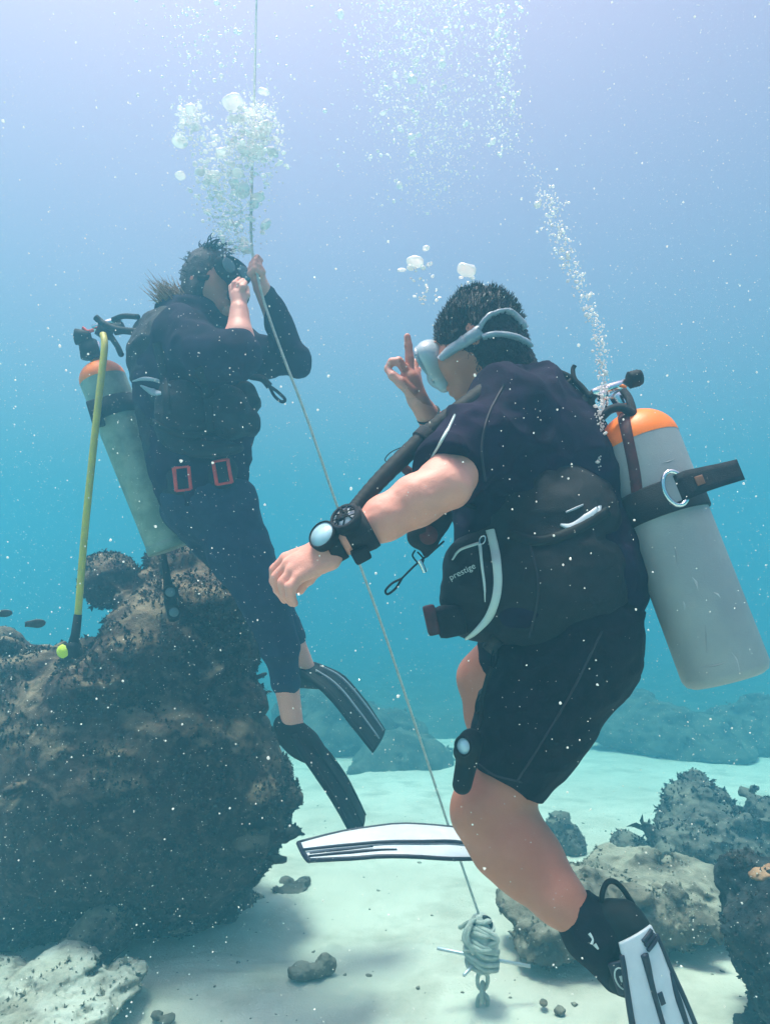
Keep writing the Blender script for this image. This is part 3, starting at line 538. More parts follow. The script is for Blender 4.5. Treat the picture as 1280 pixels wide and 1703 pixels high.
# boots and fins
bt = Body(); bt.cone(P(946, 1503, 1.302), P(985, 1553, 1.287), .047, .050, .02); bt.cone(P(985, 1553, 1.287), P(1026, 1618, 1.275), .050, .036, .03); bt.cone(P(978, 1532, 1.29), P(1015, 1530, 1.285), .040, .032, .02)
da = nrm(P(985, 1553, 1.287)-P(946, 1503, 1.302)); btm = bt.mesh(.004, 0, noisefn(.0018, 30, 3), cl=[(P(948, 1506, 1.30), -da)])
boot = obj('boot', btm, M['suit'], person)
TB = bvh(btm); obj('boot_mark', cat([strip(TB, [(979, 1552), (985, 1562), (983, 1570)], [5, 3, 5], .002), strip(TB, [(988, 1570), (994, 1578)], [6, 3], .002)]), M['piping'], boot)
def sheet(cs, ws, hw, th, n=14, cross=9, cam_=0.):
    c = spl(cs, n); m = len(c); W = nrm_rows(np.array([np.array([np.interp(t, np.linspace(0, 1, len(ws)), np.array(ws)[:, k]) for k in range(3)]) for t in np.linspace(0, 1, m)])); h = np.interp(np.linspace(0, 1, m), np.linspace(0, 1, len(hw)), hw)
    T = nrm_rows(np.gradient(c, axis=0)); Nn = nrm_rows(np.cross(T, W)); g = np.linspace(-1, 1, cross)
    def at(s, t, o=0.):
        x = s*(m-1); k = int(min(x, m-2)); f = x-k; L = lambda a: a[k]*(1-f)+a[k+1]*f
        return L(c)+L(W)*L(h)*t+L(Nn)*(o+cam_*(1-t*t))
    s_ = np.linspace(0, 1, m); tp = np.array([[at(s, t, th/2) for t in g] for s in s_]).reshape(-1, 3); bo_ = np.array([[at(s, t, -th/2) for t in g] for s in s_]).reshape(-1, 3)
    q = cross; i, j = np.meshgrid(np.arange(m-1), np.arange(q-1), indexing='ij'); K = m*q
    f = [np.stack([i*q+j, i*q+j+1, (i+1)*q+j+1, (i+1)*q+j], -1).reshape(-1, 4), np.stack([K+i*q+j, K+(i+1)*q+j, K+(i+1)*q+j+1, K+i*q+j+1], -1).reshape(-1, 4)]
    r = np.arange(m-1); f += [np.stack([r*q, (r+1)*q, K+(r+1)*q, K+r*q], -1), np.stack([r*q+q-1, K+r*q+q-1, K+(r+1)*q+q-1, (r+1)*q+q-1], -1)]
    r = np.arange(q-1); f += [np.stack([r, K+r, K+r+1, r+1], -1), np.stack([(m-1)*q+r, (m-1)*q+r+1, K+(m-1)*q+r+1, K+(m-1)*q+r], -1)]
    return (np.vstack([tp, bo_]), f), at
def inlay(at, pts, side, wd, n=24):                               # raised rubber stripe on a blade; pts are (along, across), wd in metres
    q = spl([(a, b, 0) for a, b in pts], max(2, n//len(pts))); ww = np.interp(np.linspace(0, 1, len(q)), np.linspace(0, 1, len(np.atleast_1d(wd))), np.atleast_1d(wd))
    return tube([at(a, b, side) for a, b, _ in q], ww, 8)
# near fin, pointing down to the right
fin = thing('fin', None, None, A(0, 0, 0)); fin.parent = person; fin.location = P(1035, 1600, 1.27)-np.array(person.location)
wv = nrm(P(1090, 1545, 1.27)-P(1030, 1580, 1.25))
g_, at1 = sheet([P(1055, 1553, 1.222), P(1066, 1585, 1.217), P(1078, 1630, 1.212), P(1099, 1700, 1.205), P(1128, 1790, 1.20), P(1150, 1880, 1.20)], [wv, wv, wv], [.035, .040, .047, .058, .064, .064], .006, 12, 9, .004)
obj('blade', g_, M['white'], fin, 'white blade with dark stripes')
sgn = 1 if np.dot(at1(.3, 0, 1.)-at1(.3, 0, 0), CAM-Vector(at1(.3, 0, 0))) > 0 else -1
for a0, b0_, b1_ in ((.035, .22, .98), (.085, .26, 1.02), (.135, .30, 1.04)):
    obj('slot', cat([inlay(at1, [(a0+.052, b0_-.06), (a0+.025, (b0_+b1_)/2), (a0, b1_-.1)], sgn*.0035, [.0041, .0045, .0041])]), M['stripe'], fin)
obj('stripe', inlay(at1, [(.2, .02), (.3, .02), (.5, -.02), (1, -.05)], sgn*.003, [.008, .007, .005, .004]), M['stripe'], fin)
for t in (-1, 1): obj('rail', inlay(at1, [(0.12, t), (.5, t), (1, t)], 0, [.005, .006, .007]), M['stripe'], fin)
obj('stripe', inlay(at1, [(.42, .92), (.55, .78), (.8, .68)], sgn*.003, [.002, .006, .004]), M['stripe'], fin)
q_ = at1(.5, .2, sgn*.004); obj('hole', rbox(q_, frame(at1(.55, .2)-at1(.5, .2), at1(.5, .2, sgn)-at1(.5, .2)), (.011, .005, .001), .9), M['stripe'], fin)
fp = Body(); fp.cone(P(1006, 1552, 1.285), P(1036, 1622, 1.262), .043, .036, .02); fp.cone(P(1016, 1522, 1.275), P(1045, 1538, 1.26), .030, .032, .02); fp.cone(P(1040, 1518, 1.265), P(1058, 1545, 1.25), .022, .024, .015)
fpm = fp.mesh(.004, 0, noisefn(.0015, 30)); obj('foot_pocket', fpm, M['rubber'], fin)
obj('heel_strap', hose([(1003, 1520, 1.28), (1000, 1492, 1.28), (1007, 1470, 1.285), (1020, 1466, 1.29), (1036, 1480, 1.29), (1055, 1510, 1.28)], .0055, 0, 8), M['rubber'], fin)
TF = bvh(fpm, g_); p_, n_ = hit(TF, 1033, 1624, .004); fr_ = frame(nrm(A(.35, 0, -.95)), n_)
lg = obj('badge', cat([rbox(p_, fr_, (.031, .0165, .004), .95)]), M['stripe'], fin); obj('badge_ring', ring(p_+fr_[2]*.004, fr_, .021, .0016, 28, .55), M['piping'], fin); obj('badge_dot', rbox(p_+fr_[2]*.0035, fr_, (.006, .004, .0018), .8), M['piping'], fin)
# far fin, level, pointing left
fin2 = thing('fin', None, None, A(0, 0, 0)); fin2.parent = person; fin2.location = P(800, 1405, 1.75)-np.array(person.location)
wv = nrm(A(.05, 1, .02))
g2, at2 = sheet([P(850, 1412, 1.76), P(800, 1406, 1.75), P(740, 1400, 1.75), P(660, 1396, 1.75), P(580, 1404, 1.74), P(505, 1416, 1.73)], [wv, nrm(A(.1, 1, .05)), nrm(A(0, 1, 0)), nrm(A(-.38, 1, 0))], [.055, .075, .095, .102, .088, .058], .006, 12, 9, .008)
obj('blade', g2, M['white'], fin2, 'white blade with dark outline')
sg2 = 1 if (at2(.5, 0, 1.)-at2(.5, 0, 0))[2] > 0 else -1
for t in (-1, 1): obj('rail', inlay(at2, [(0, t), (.5, t), (1, t)], 0, [.005, .0055, .006]), M['stripe'], fin2)
obj('stripe', inlay(at2, [(.10, -.2), (.35, .02), (.55, -.18), (.8, -.1), (1, .1)], sg2*.010, [.003, .005, .005, .0045, .004]), M['stripe'], fin2)
obj('stripe', inlay(at2, [(.6, -.62), (.8, -.6), (.99, -.55)], sg2*.006, [.002, .004, .003]), M['stripe'], fin2)
obj('stripe', inlay(at2, [(.7, -.38), (.85, -.36), (.98, -.3)], sg2*.008, [.002, .003, .002]), M['stripe'], fin2)
obj('stripe', inlay(at2, [(.08, -.8), (.14, -.5), (.19, -.3)], sg2*.008, [.004, .004, .003]), M['stripe'], fin2)
obj('stripe', inlay(at2, [(1, -1), (1, 0), (1, 1)], 0, .007), M['stripe'], fin2)
f2 = Body(); f2.cone(P(868, 1405, 1.79), P(800, 1408, 1.76), .045, .040, .02); obj('foot_pocket', f2.mesh(.005), M['rubber'], fin2)
b2_ = Body(); b2_.cone(P(858, 1385, 1.80), P(860, 1410, 1.79), .050, .05, .02); obj('boot', b2_.mesh(.005), M['suit'], person)
# hanging gauge console and clip lanyard (held by clips, things of their own)
cs = Body(); cs.cone(P(783, 1232, 1.31), P(768, 1305, 1.30), .024, .019, .01); cs.cone(P(776, 1240, 1.295), P(772, 1250, 1.295), .022, .022, .01)
con = obj('gauge_console', cs.mesh(.003), M['rubber'], label='black gauge console hanging by the bare knee of the right diver', cat_='gauge')
gn = nrm(A(-.62, -.72, .1)); gp = P(771, 1241, 1.272); obj('dial', lathe(gp-gn*.004, gp+gn*.002, [(0, .017), (.005, .017), (.006, 0)], 28), M['dial'], con)
obj('bezel', ring(gp+gn*.002, frame(nrm(np.cross(gn, A(0, 0, 1))), gn), .018, .003), M['rubber'], con)
obj('hose', hose([(790, 1222, 1.31), (800, 1195, 1.33), (802, 1160, 1.34), (815, 1110, 1.33)], .005), M['rubber'], con)
ot = Body(); ot.cone(P(728, 862, 1.36), P(706, 900, 1.35), .030, .024, .015); ot.cone(P(700, 880, 1.34), P(690, 890, 1.34), .022, .016, .015); ot.cone(P(712, 905, 1.35), P(708, 922, 1.35), .018, .008, .01)
oc = obj('spare_regulator', ot.mesh(.0035, 0, noisefn(.003, 40)), M['gear'], label='dark spare regulator dangling under the forearm of the right diver', cat_='regulator', org=P(708, 922, 1.35))
obj('purge_cover', lathe(P(712, 890, 1.325), P(712, 890, 1.31), [(0, .019), (.006, .018), (.009, 0)], 24), M['darkred'], oc)
obj('hose', hose([(735, 852, 1.37), (760, 835, 1.40), (790, 845, 1.41)], .006), M['rubber'], oc)
ly = thing('clip_lanyard', 'thin black lanyard with loop and clip hanging beside the vest pocket', 'lanyard', P(690, 945, 1.36))
obj('cord', hose([(738, 900, 1.37), (715, 920, 1.36), (690, 940, 1.36), (668, 962, 1.36)], .0022, 0, 6), M['rubber'], ly)
obj('loop', tube(spl([P(*q) for q in [(668, 962, 1.36), (652, 970, 1.36), (641, 982, 1.36), (645, 988, 1.36), (658, 978, 1.36), (668, 962, 1.36)]], 6), .0028, 6), M['rubber'], ly)
obj('loop', tube(spl([P(*q) for q in [(690, 915, 1.355), (686, 925, 1.355), (698, 938, 1.355), (704, 930, 1.355), (694, 918, 1.355)]], 6), .002, 6), M['rubber'], ly)
obj('clip', hose([(697, 932, 1.35), (703, 944, 1.35), (706, 952, 1.35)], [.005, .0045, .004], 0, 8), M['chrome'], ly)

# ---- tank of the right diver
def tank(name, label, a, b, R, mat1, mat2, dome, n=56):             # a = bottom centre, b = centre of paint line
    t = thing(name, label, 'scuba tank', a); L = np.linalg.norm(np.asarray(b)-a)
    obj('cylinder', lathe(a, b, [(0, 0), (0, R*.8), (.006, R*.93), (.02, R), (L, R)], n), mat1, t)
    dm = [(L+.0005+dome*math.sin(x), .0005+max(.018, R*math.cos(x))) for x in np.linspace(0, 1.36, 12)]
    obj('shoulder', lathe(a, b, [(L-.0, R+.0005)]+dm+[(dm[-1][0]+.02, .018), (dm[-1][0]+.02, 0)], n), mat2, t, 'fluorescent orange painted shoulder')
    return t, nrm(np.asarray(b)-a), L+dome
ta, tb = P(1210, 1132, 1.33), P(1061, 741, 1.43); tR = .0835
tk, tx, tl = tank('scuba_tank', 'large grey scuba tank with bright orange top on the right diver', ta, tb, tR, M['alu'], M['orange'], .075)
top = ta+tx*tl; vdir = nrm(P(1045, 633, 1.42)-P(985, 652, 1.44))
vc = P(1022, 655, 1.44)
vl = obj('valve', cat([tube([top-tx*.01, top+tx*.025, vc], [.018, .018, .014], 14), tube([P(984, 655, 1.44), P(1000, 650, 1.44), P(1046, 635, 1.43)], [.010, .011, .009], 14), tube([P(1000, 652, 1.44), P(1003, 665, 1.44)], .013, 12)]), M['chrome'], tk)
k0, k1 = P(1043, 633, 1.43), P(1066, 627, 1.43)
obj('knob', lathe(k0, k1, [(0, 0), (0, .013), (.003, .017)]+[(.004+i*.003, .0185-.0015*(i % 2)) for i in range(8)]+[(.029, .016), (.029, 0)], 20), M['rubber'], vl)
obj('dust_cap', tube([P(1033, 641, 1.425), P(1040, 645, 1.425)], .004, 8), M['orange'], vl)
obj('first_stage', cat([tube([P(972, 660, 1.45), P(978, 685, 1.45)], [.017, .019], 14), tube([P(966, 672, 1.45), P(985, 668, 1.45)], .012, 12), tube([P(985, 655, 1.44), P(976, 668, 1.45)], .012, 10)]), M['rubber'], tk)
for pts, r in (([(985, 668, 1.45), (962, 640, 1.46), (935, 622, 1.47), (905, 618, 1.47), (880, 624, 1.48), (860, 640, 1.48)], .0072), ([(950, 632, 1.46), (935, 645, 1.46), (922, 656, 1.46)], .006),
               ([(980, 660, 1.43), (968, 645, 1.44), (955, 630, 1.45), (952, 615, 1.46), (955, 608, 1.46)], .005), ([(978, 685, 1.45), (972, 700, 1.45), (966, 718, 1.46)], .007), ([(1000, 690, 1.44), (982, 702, 1.44), (975, 718, 1.45)], .0045), ([(1010, 660, 1.44), (1007, 680, 1.44), (1004, 690, 1.44)], .0025)):
    obj('hose', hose(pts, r), M['rubber'], tk)
obj('carry_handle', hose([(1000, 695, 1.40), (1015, 681, 1.385), (1035, 678, 1.38), (1050, 688, 1.385), (1046, 665, 1.40), (1036, 650, 1.42)], [.008, .009, .009, .010, .008, .008]), M['gear'], tk)
dm_ = lathe(ta, tb, [(0, tR), (np.linalg.norm(tb-ta), tR)]+[(np.linalg.norm(tb-ta)+.075*math.sin(x), max(.018, tR*math.cos(x))) for x in np.linspace(0, 1.36, 12)], 56)
TT = bvh(dm_)
obj('strap', strip(TT, [(1036, 690), (1045, 735), (1055, 785), (1062, 845)], [20, 18, 18, 18], .005), M['darkred'], tk)
for q, (x, y, dx, dy, wd) in enumerate(((1120, 905, 6, 40, 3), (1150, 960, 10, 22, 5), (1172, 1040, 2, 46, 2.5), (1185, 985, 12, 10, 4), (1165, 1110, 40, -8, 3), (1215, 1085, 14, 30, 3), (1100, 770, 20, -6, 3), (1135, 1000, 3, 14, 4))):
    obj('scuff', strip(TT, [(x, y), (x+dx*.6, y+dy*.4), (x+dx, y+dy)], [.5, wd, .5], .0006), M['scuff' if q % 2 else 'scuff_dark'], tk)
bc = np.dot(P(1108, 838, 1.40)-ta, tx); bd = obj('band', lathe(ta+tx*(bc-.033), ta+tx*(bc+.033), [(0, tR-.001), (0, tR+.0045), (.003, tR+.0055), (.063, tR+.0055), (.066, tR+.0045), (.066, tR-.001)], 56), M['gear'], tk)
bn = nrm(A(.1, -1, .15)); bp_ = P(1122, 812, 1.275); bu = frame(nrm(P(1230, 772, 1.27)-P(1130, 806, 1.27)), bn)
bk = obj('buckle', ring(bp_, bu[[1, 0, 2]], .034, .0045, 32, .62), M['chrome'], bd); obj('buckle_plate', rbox(bp_-bn*.004, bu, (.018, .026, .003), .6), M['alu'], bk)
tail = [P(1118, 818, 1.285), P(1142, 806, 1.268), P(1170, 797, 1.27), P(1200, 789, 1.28), P(1230, 781, 1.285)]
g3, at3 = sheet(tail, [bu[1], bu[1]], [.026, .027, .024, .022, .021], .005, 8, 5); obj('strap_tail', g3, M['gear'], bd)
sg3 = 1 if np.dot(at3(.5, 0, 1.)-at3(.5, 0, 0), -np.array(tail[2])) > 0 else -1
obj('emblem', rbox(at3(.42, .0, sg3*.004), bu, (.008, .009, .002), .8), mat('brown_emblem', (.22, .09, .05)), bd)

# ================================================================== LEFT DIVER
E2 = 2.4
per2 = thing('person', 'diver in dark full suit gripping the rope and pinching the nose, facing right', 'person', P(345, 830, E2))
hf2 = nrm(A(.80, -.55, .02)); h2 = P(352, 470, E2); H2 = frame(hf2, (0, 0, 1))
ch2 = [(P(318, 560, 2.42), .145), (P(318, 640, 2.42), .185), (P(335, 720, 2.41), .170), (P(332, 775, 2.41), .155), (P(345, 832, 2.41), .150)]
lg2 = [(P(372, 845, 2.38), .120), (P(402, 925, 2.36), .097), (P(443, 1003, 2.35), .073), (P(465, 1075, 2.37), .056), (P(476, 1135, 2.38), .044), (P(487, 1205, 2.39), .038)]
lg3 = [(P(325, 840, 2.50), .12), (P(420, 960, 2.62), .085), (P(452, 1000, 2.64), .072), (P(480, 1060, 2.70), .058), (P(508, 1110, 2.74), .038)]
ar2 = [(P(300, 555, 2.26), .085), (P(345, 590, 2.16), .068), (P(400, 594, 2.12), .055)]; fo2 = [(P(401, 592, 2.12), .047), (P(398, 560, 2.13), .043), (P(398, 520, 2.16), .031)]
ar3 = [(P(385, 575, 2.50), .075), (P(440, 595, 2.46), .060), (P(492, 602, 2.40), .045)]; fo3 = [(P(492, 600, 2.40), .044), (P(462, 535, 2.36), .040), (P(436, 480, 2.30), .029)]
b2 = Body(); b2.chain(shr(ch2), k=.03); b2.chain(shr(lg2[:4], .9)+lg2[4:], k=.02); b2.chain(shr(lg3[:3], .9)+lg3[3:], k=.02); b2.chain(shr(ar2), k=.02)
b2.chain(shr(ar3), k=.02); b2.cone(P(500, 1222, 2.37), P(515, 1246, 2.37), .026, .022)
q2 = Body(); q2.ell(h2, (.098, .077, .105), H2, k=.02)
q2.cone(h2+hf2*.04-H2[2]*.05, h2+hf2*.06-H2[2]*.10, .056, .036, .03); q2.cone(h2-hf2*.02-H2[2]*.06, P(335, 545, 2.42), .058, .075, .03)
q2.cone(h2+hf2*.095, h2+hf2*.115-H2[2]*.03, .009, .014, .01)
for s in (-1, 1): q2.ell(h2+H2[1]*s*.079-hf2*.01-H2[2]*.02, (.016, .008, .028), H2, k=.006); q2.ell(h2+H2[1]*s*.033+hf2*.084+H2[2]*.026, (.01, .02, .006), H2, k=.01)
q2.ell(h2+hf2*.098-H2[2]*.068, (.011, .024, .006), H2, k=.008)
r2 = Body(); r2.chain(fo2, k=.02)
def handy(B, wrist, palm, fs_, r0=.0115, pr=.024):
    B.cone(P(*wrist), P(*palm), pr, pr+.004, .012)
    for f_ in fs_: finger(B, f_, r0, r0*.72)
handy(r2, (398, 518, 2.16), (397, 494, 2.18), [[(399, 492, 2.17), (404, 478, 2.16), (408, 470, 2.19)], [(394, 490, 2.18), (397, 474, 2.17), (404, 466, 2.20)], [(390, 490, 2.19), (390, 472, 2.19), (398, 464, 2.22)], [(387, 494, 2.2), (385, 478, 2.21), (391, 470, 2.24)], [(402, 502, 2.17), (411, 491, 2.18), (411, 479, 2.20)]])
r2.chain(fo3, k=.02)
handy(r2, (434, 476, 2.29), (428, 458, 2.285), [[(424, 462, 2.275), (416, 455, 2.25), (424, 447, 2.235), (433, 453, 2.25)], [(425, 456, 2.28), (417, 447, 2.255), (424, 440, 2.24), (433, 446, 2.255)], [(427, 450, 2.285), (419, 440, 2.26), (425, 433, 2.245), (433, 439, 2.26)], [(430, 446, 2.29), (423, 434, 2.27), (428, 428, 2.255), (434, 433, 2.265)], [(434, 464, 2.27), (437, 452, 2.255), (432, 441, 2.25)]])
obj('body', cat([b2.mesh(.010), q2.mesh(.0055), r2.mesh(.0045)]), M['skin'], per2)
hb2 = Body(); hb2.ell(h2+H2[2]*.012-hf2*.014, (.106, .090, .110), H2, k=.02, cl=[(h2+hf2*.062-H2[2]*.02, nrm(hf2-.30*H2[2]))]); hb2.ell(h2-hf2*.03-H2[2]*.06, (.075, .088, .085), H2, k=.03, cl=[(h2+hf2*.05, hf2)])
hm2 = hb2.mesh(.006, fn=lambda p: .006*fbm(p, 30, 2, 3)); c, nm = pick(*hm2, 500, rng)
st2 = []
for i in range(160):
    if np.dot(c[i]-h2, H2[2]) < -.02: continue
    t_ = nrm(np.cross(nm[i], H2[1])+.3*rng.normal(size=3)); st2.append(tube(spl([c[i]-nm[i]*.003, c[i]+nm[i]*.004+t_*.012, c[i]+nm[i]*.007+t_*.03*rng.random()], 3), [.0022, .0018, .0004], 4, False))
for i in range(60):
    a = h2+H2[2]*.10+hf2*rng.uniform(-.02, .06)+H2[1]*rng.uniform(-.05, .05); b_ = A(rng.uniform(-.02, .06), rng.normal()*.02, rng.uniform(.01, .045)); st2.append(tube(spl([a, a+b_*.5+A(0, 0, .008), a+b_+A(.012, 0, -.004)], 4), [.003, .002, .0005], 4))
bo = per2.children[0]; bo.data.materials.append(M['skin_shade']); cz = np.zeros(len(bo.data.polygons)*3); bo.data.polygons.foreach_get('center', cz); cz = cz.reshape(-1, 3)+np.array(per2.location)
bo.data.polygons.foreach_set('material_index', (np.linalg.norm(cz-h2+hf2*.03, axis=1) < .165).astype(np.int32))  # shade on the head painted as darker skin
obj('hair', cat([hm2]+st2), M['hair'], per2)
pt = []
for i in range(260):
    e = rng.normal(size=3)*.012; q = rng.uniform(.5, 1.15); pt.append(tube(spl([h2-hf2*.08-H2[2]*.07+e*.5, P(304, 512, 2.36)+e, P(290, 500+rng.uniform(-4, 8), 2.35)+e*1.4, P(290-24*q, 502-22*q+rng.uniform(-10, 10), 2.35)+e*2+A(0, 0, .012)*rng.normal()], 5), [.0028, .003, .0024, .0004], 4, False))
obj('ponytail', cat(pt), M['brown_hair'], per2)
# suit: top, trousers
tp = Body(); tp.chain(ch2, k=.05); dA = nrm(ar2[2][0]-ar2[1][0]); tp.cone(ar2[0][0], ar2[1][0], .09, .072, .03); tp.cone(ar2[1][0], ar2[2][0]+dA*.01, .072, .06, .03)
tp.cone(P(401, 594, 2.12), P(399, 578, 2.12), .052, .050, .02); tp.chain([(ar3[0][0], .08), (ar3[1][0], .064), (ar3[2][0], .048)], k=.03); tp.chain([(fo3[0][0], .047), (fo3[1][0], .044), (P(441, 492, 2.31), .035)], k=.02)
tp.cone(P(335, 540, 2.42), P(322, 570, 2.42), .085, .12, .04)
tpm = tp.mesh(.008, .006, folds(.020, 6, [[1, 0, .4], [0, 1, 0], [-.3, 0, 1.3]], 2), cl=[(P(330, 850, 2.4), A(0, 0, -1))])
obj('suit_top', tpm, mat('purple_black_lycra', (.012, .008, .022), (.022, .015, .038), .9, 12, .3, 400, spec=.12), per2)
obj('cuff_light', rbox(P(501, 603, 2.38), frame(nrm(A(.8, 0, .5))), (.018, .016, .016), .5), M['darkred'], per2)
tr = Body(); tr.chain(ch2[3:], k=.05); tr.chain(lg2[:5], k=.03, cl=[(P(482, 1162, 2.38), nrm(P(487, 1205, 2.39)-P(476, 1135, 2.38)))]); tr.chain(lg3[:4], k=.03)
trm = tr.mesh(.008, .009, folds(.010, 7, [[.8, 0, .4], [0, 1, 0], [-.4, 0, 1.6]], 7), cl=[(P(340, 800, 2.4), A(0, 0, 1))])
obj('trousers', trm, mat('navy_neoprene', (.010, .016, .045), (.015, .022, .055), .75, 30, .25, 220, spec=.3), per2)
v2 = Body(); v2.chain([(P(305, 600, 2.42), .19), (P(325, 700, 2.42), .185), (P(325, 745, 2.42), .175)], k=.04)
v2.ell(P(380, 690, 2.25), (.075, .08, .095), k=.03); v2.ell(P(404, 702, 2.28), (.065, .06, .05), k=.012); v2.ell(P(300, 690, 2.22), (.09, .06, .12), k=.02); v2.ell(P(350, 745, 2.24), (.12, .05, .035), k=.01); v2.cone(P(415, 668, 2.33), P(408, 650, 2.33), .035, .03, .02)
v2.cone(P(255, 560, 2.5), P(270, 740, 2.5), .07, .07, .04); v2.chain([(P(270, 545, 2.36), .05), (P(300, 530, 2.28), .035), (P(340, 590, 2.2), .04)], k=.03)
v2m = v2.mesh(.009, 0, folds(.022, 7, [[1, 0, 0], [0, 1, 0], [0, 0, 1.4]], 12)); vs2 = obj('buoyancy_vest', v2m, M['gear'], per2)
wb = Body(); wb.chain([(P(328, 770, 2.41), .165), (P(336, 802, 2.41), .162)], k=.03); wb.ell(P(305, 796, 2.27), (.05, .03, .06), k=.02); wb.ell(P(370, 785, 2.27), (.05, .03, .06), k=.02)
wbm = wb.mesh(.009, 0, noisefn(.004, 14)); obj('waist_belt', wbm, M['gear'], per2); T2 = bvh(tpm, trm, v2m, wbm)
for x, y, an_ in ((304, 796, -.1), (370, 785, -.17)):
    c_, s_ = math.cos(an_), math.sin(an_); qd = [(x+c_*a-s_*b, y+s_*a+c_*b) for a, b in ((-12, -19), (12, -19), (12, 19), (-12, 19), (-12, -19))]
    obj('weight_pocket_trim', cat([strip(T2, [qd[i], qd[i+1]], 5.5 if i % 2 else 3.5, .005) for i in range(4)]), M['red'], vs2, 'red outline of the weight pocket')
obj('trim', cat([strip(T2, [(222, 634), (240, 630), (262, 633), (285, 642)], [2, 6, 6, 2], .004), strip(T2, [(235, 641), (255, 652), (272, 655)], [2, 12, 3], .004)]), M['strapgrey'], vs2)
for ps, wd in (([(262, 570), (272, 620), (280, 690)], 13), ([(330, 610), (345, 660), (352, 720)], 12), ([(250, 700), (300, 722), (370, 716)], 10)): obj('strap', strip(T2, ps, wd, .007), M['rubber'], vs2)
obj('lanyard_strap', hose([(398, 618, 2.28), (415, 626, 2.28), (436, 630, 2.28), (448, 642, 2.28)], [.008, .010, .012, .013]), M['gear'], vs2)
obj('lanyard_loop', tube(spl([P(*q) for q in [(448, 642, 2.28), (462, 652, 2.28), (474, 664, 2.28), (468, 668, 2.28), (456, 658, 2.28), (448, 642, 2.28)]], 6), .006, 6), M['gear'], vs2)
obj('chest_buckle', rbox(P(416, 672, 2.33), frame(nrm(A(.7, 0, -.5))), (.03, .03, .022), .3), M['rubber'], vs2)
m2 = h2+hf2*.098+H2[2]*.012; mb = Body(); mb.ell(m2+hf2*.012, (.040, .080, .045), H2, k=.02, cl=[(m2+hf2*.03, hf2), (m2-hf2*.03, -hf2)]); mb.cone(m2+hf2*.022-H2[2]*.03, m2+hf2*.012-H2[2]*.055, .022, .018, .02)
ma2 = obj('dive_mask', mb.mesh(.005), M['rubber'], per2); l2 = Body()
for s in (-1, 1): l2.ell(m2+hf2*.032+H2[1]*s*.036, (.005, .031, .027), H2, k=.004)
obj('lens', l2.mesh(.004), M['lens'], ma2); obj('strap', strip(bvh(hm2), [(330, 462), (345, 462), (360, 460), (374, 456)], [8, 9, 10, 12], .006), M['rubber'], ma2)
obj('regulator', lathe(h2+hf2*.10-H2[2]*.072, h2+hf2*.165-H2[2]*.085, [(0, 0), (0, .02), (.02, .03), (.035, .038), (.055, .036), (.062, .02), (.064, 0)], 24), M['gear'], per2)
for nm_, cs_, hw_, dsc in (('fin', [(494, 1215, 2.38), (512, 1240, 2.37), (540, 1275, 2.36), (570, 1320, 2.36), (598, 1376, 2.36)], [.05, .075, .095, .105, .10], 0), ('fin', [(500, 1108, 2.74), (530, 1122, 2.74), (560, 1142, 2.74), (596, 1185, 2.74), (630, 1232, 2.74)], [.05, .075, .10, .11, .10], 1)):
    f_ = thing('fin', None, None, A(0, 0, 0)); f_.parent = per2; f_.location = P(*cs_[0])-np.array(per2.location)
    wv = nrm(A(.10, 1, .10)) if not dsc else nrm(A(.22, 1, .20)); gg, aa = sheet([P(*q) for q in cs_], [wv, wv], hw_, .012, 10, 7, .012)
    obj('blade', gg, M['rubber'], f_)
    for t in (-1, 1): obj('rail', inlay(aa, [(0, t), (.5, t), (1, t)], 0, [.014, .012, .007]), M['rubber'], f_)
    for t in (-.4, .4): obj('rib', inlay(aa, [(.2, t), (.6, t), (.97, t)], (1 if (aa(.5, 0, 1.)-aa(.5, 0, 0))[2] > 0 else -1)*.016, [.003, .005, .003]), M['strapgrey'] if dsc else M['rubber'], f_)
    fb = Body(); a_, b_ = (P(488, 1222, 2.39), P(520, 1252, 2.37)) if not dsc else (P(500, 1122, 2.74), P(528, 1128, 2.74)); fb.cone(a_, b_, .055, .045, .02)
    if not dsc: fb.cone(P(470, 1205, 2.40), P(505, 1238, 2.38), .035, .05, .03)
    obj('foot_pocket', fb.mesh(.007, 0, noisefn(.003, 20)), M['rubber'], f_)
# ---- tank of the left diver
a2, c2 = P(284, 912, 2.60), P(172, 632, 2.56)
tk2, tx2, tl2 = tank('scuba_tank', 'worn greenish scuba tank with orange top on the left diver', a2, c2, .086, M['alu_green'], M['orange'], .072)
bq = np.dot(P(192, 682, 2.56)-a2, tx2); obj('band', lathe(a2+tx2*(bq-.035), a2+tx2*(bq+.035), [(0, .086), (0, .092), (.07, .092), (.07, .086)], 48), M['gear'], tk2)
obj('band_tail', rbox(P(160, 688, 2.48), frame(nrm(A(.3, 0, -1))), (.05, .018, .02), .4), M['gear'], tk2)
obj('valve', cat([tube([P(160, 588, 2.56), P(158, 570, 2.56)], .02, 12), tube([P(155, 546, 2.55), P(180, 538, 2.55), P(202, 532, 2.55)], [.012, .015, .013], 12)]), M['chrome'], tk2)
obj('knob', cat([tube([P(126, 560, 2.52), P(150, 562, 2.53)], [.030, .026], 14)]), M['rubber'], tk2)
obj('first_stage', cat([tube([P(172, 560, 2.52), P(178, 540, 2.52)], [.032, .028], 14), tube([P(146, 568, 2.54), P(152, 594, 2.54)], [.034, .038], 14), tube([P(190, 548, 2.53), P(206, 545, 2.53)], .022, 12)]), M['gear'], tk2)
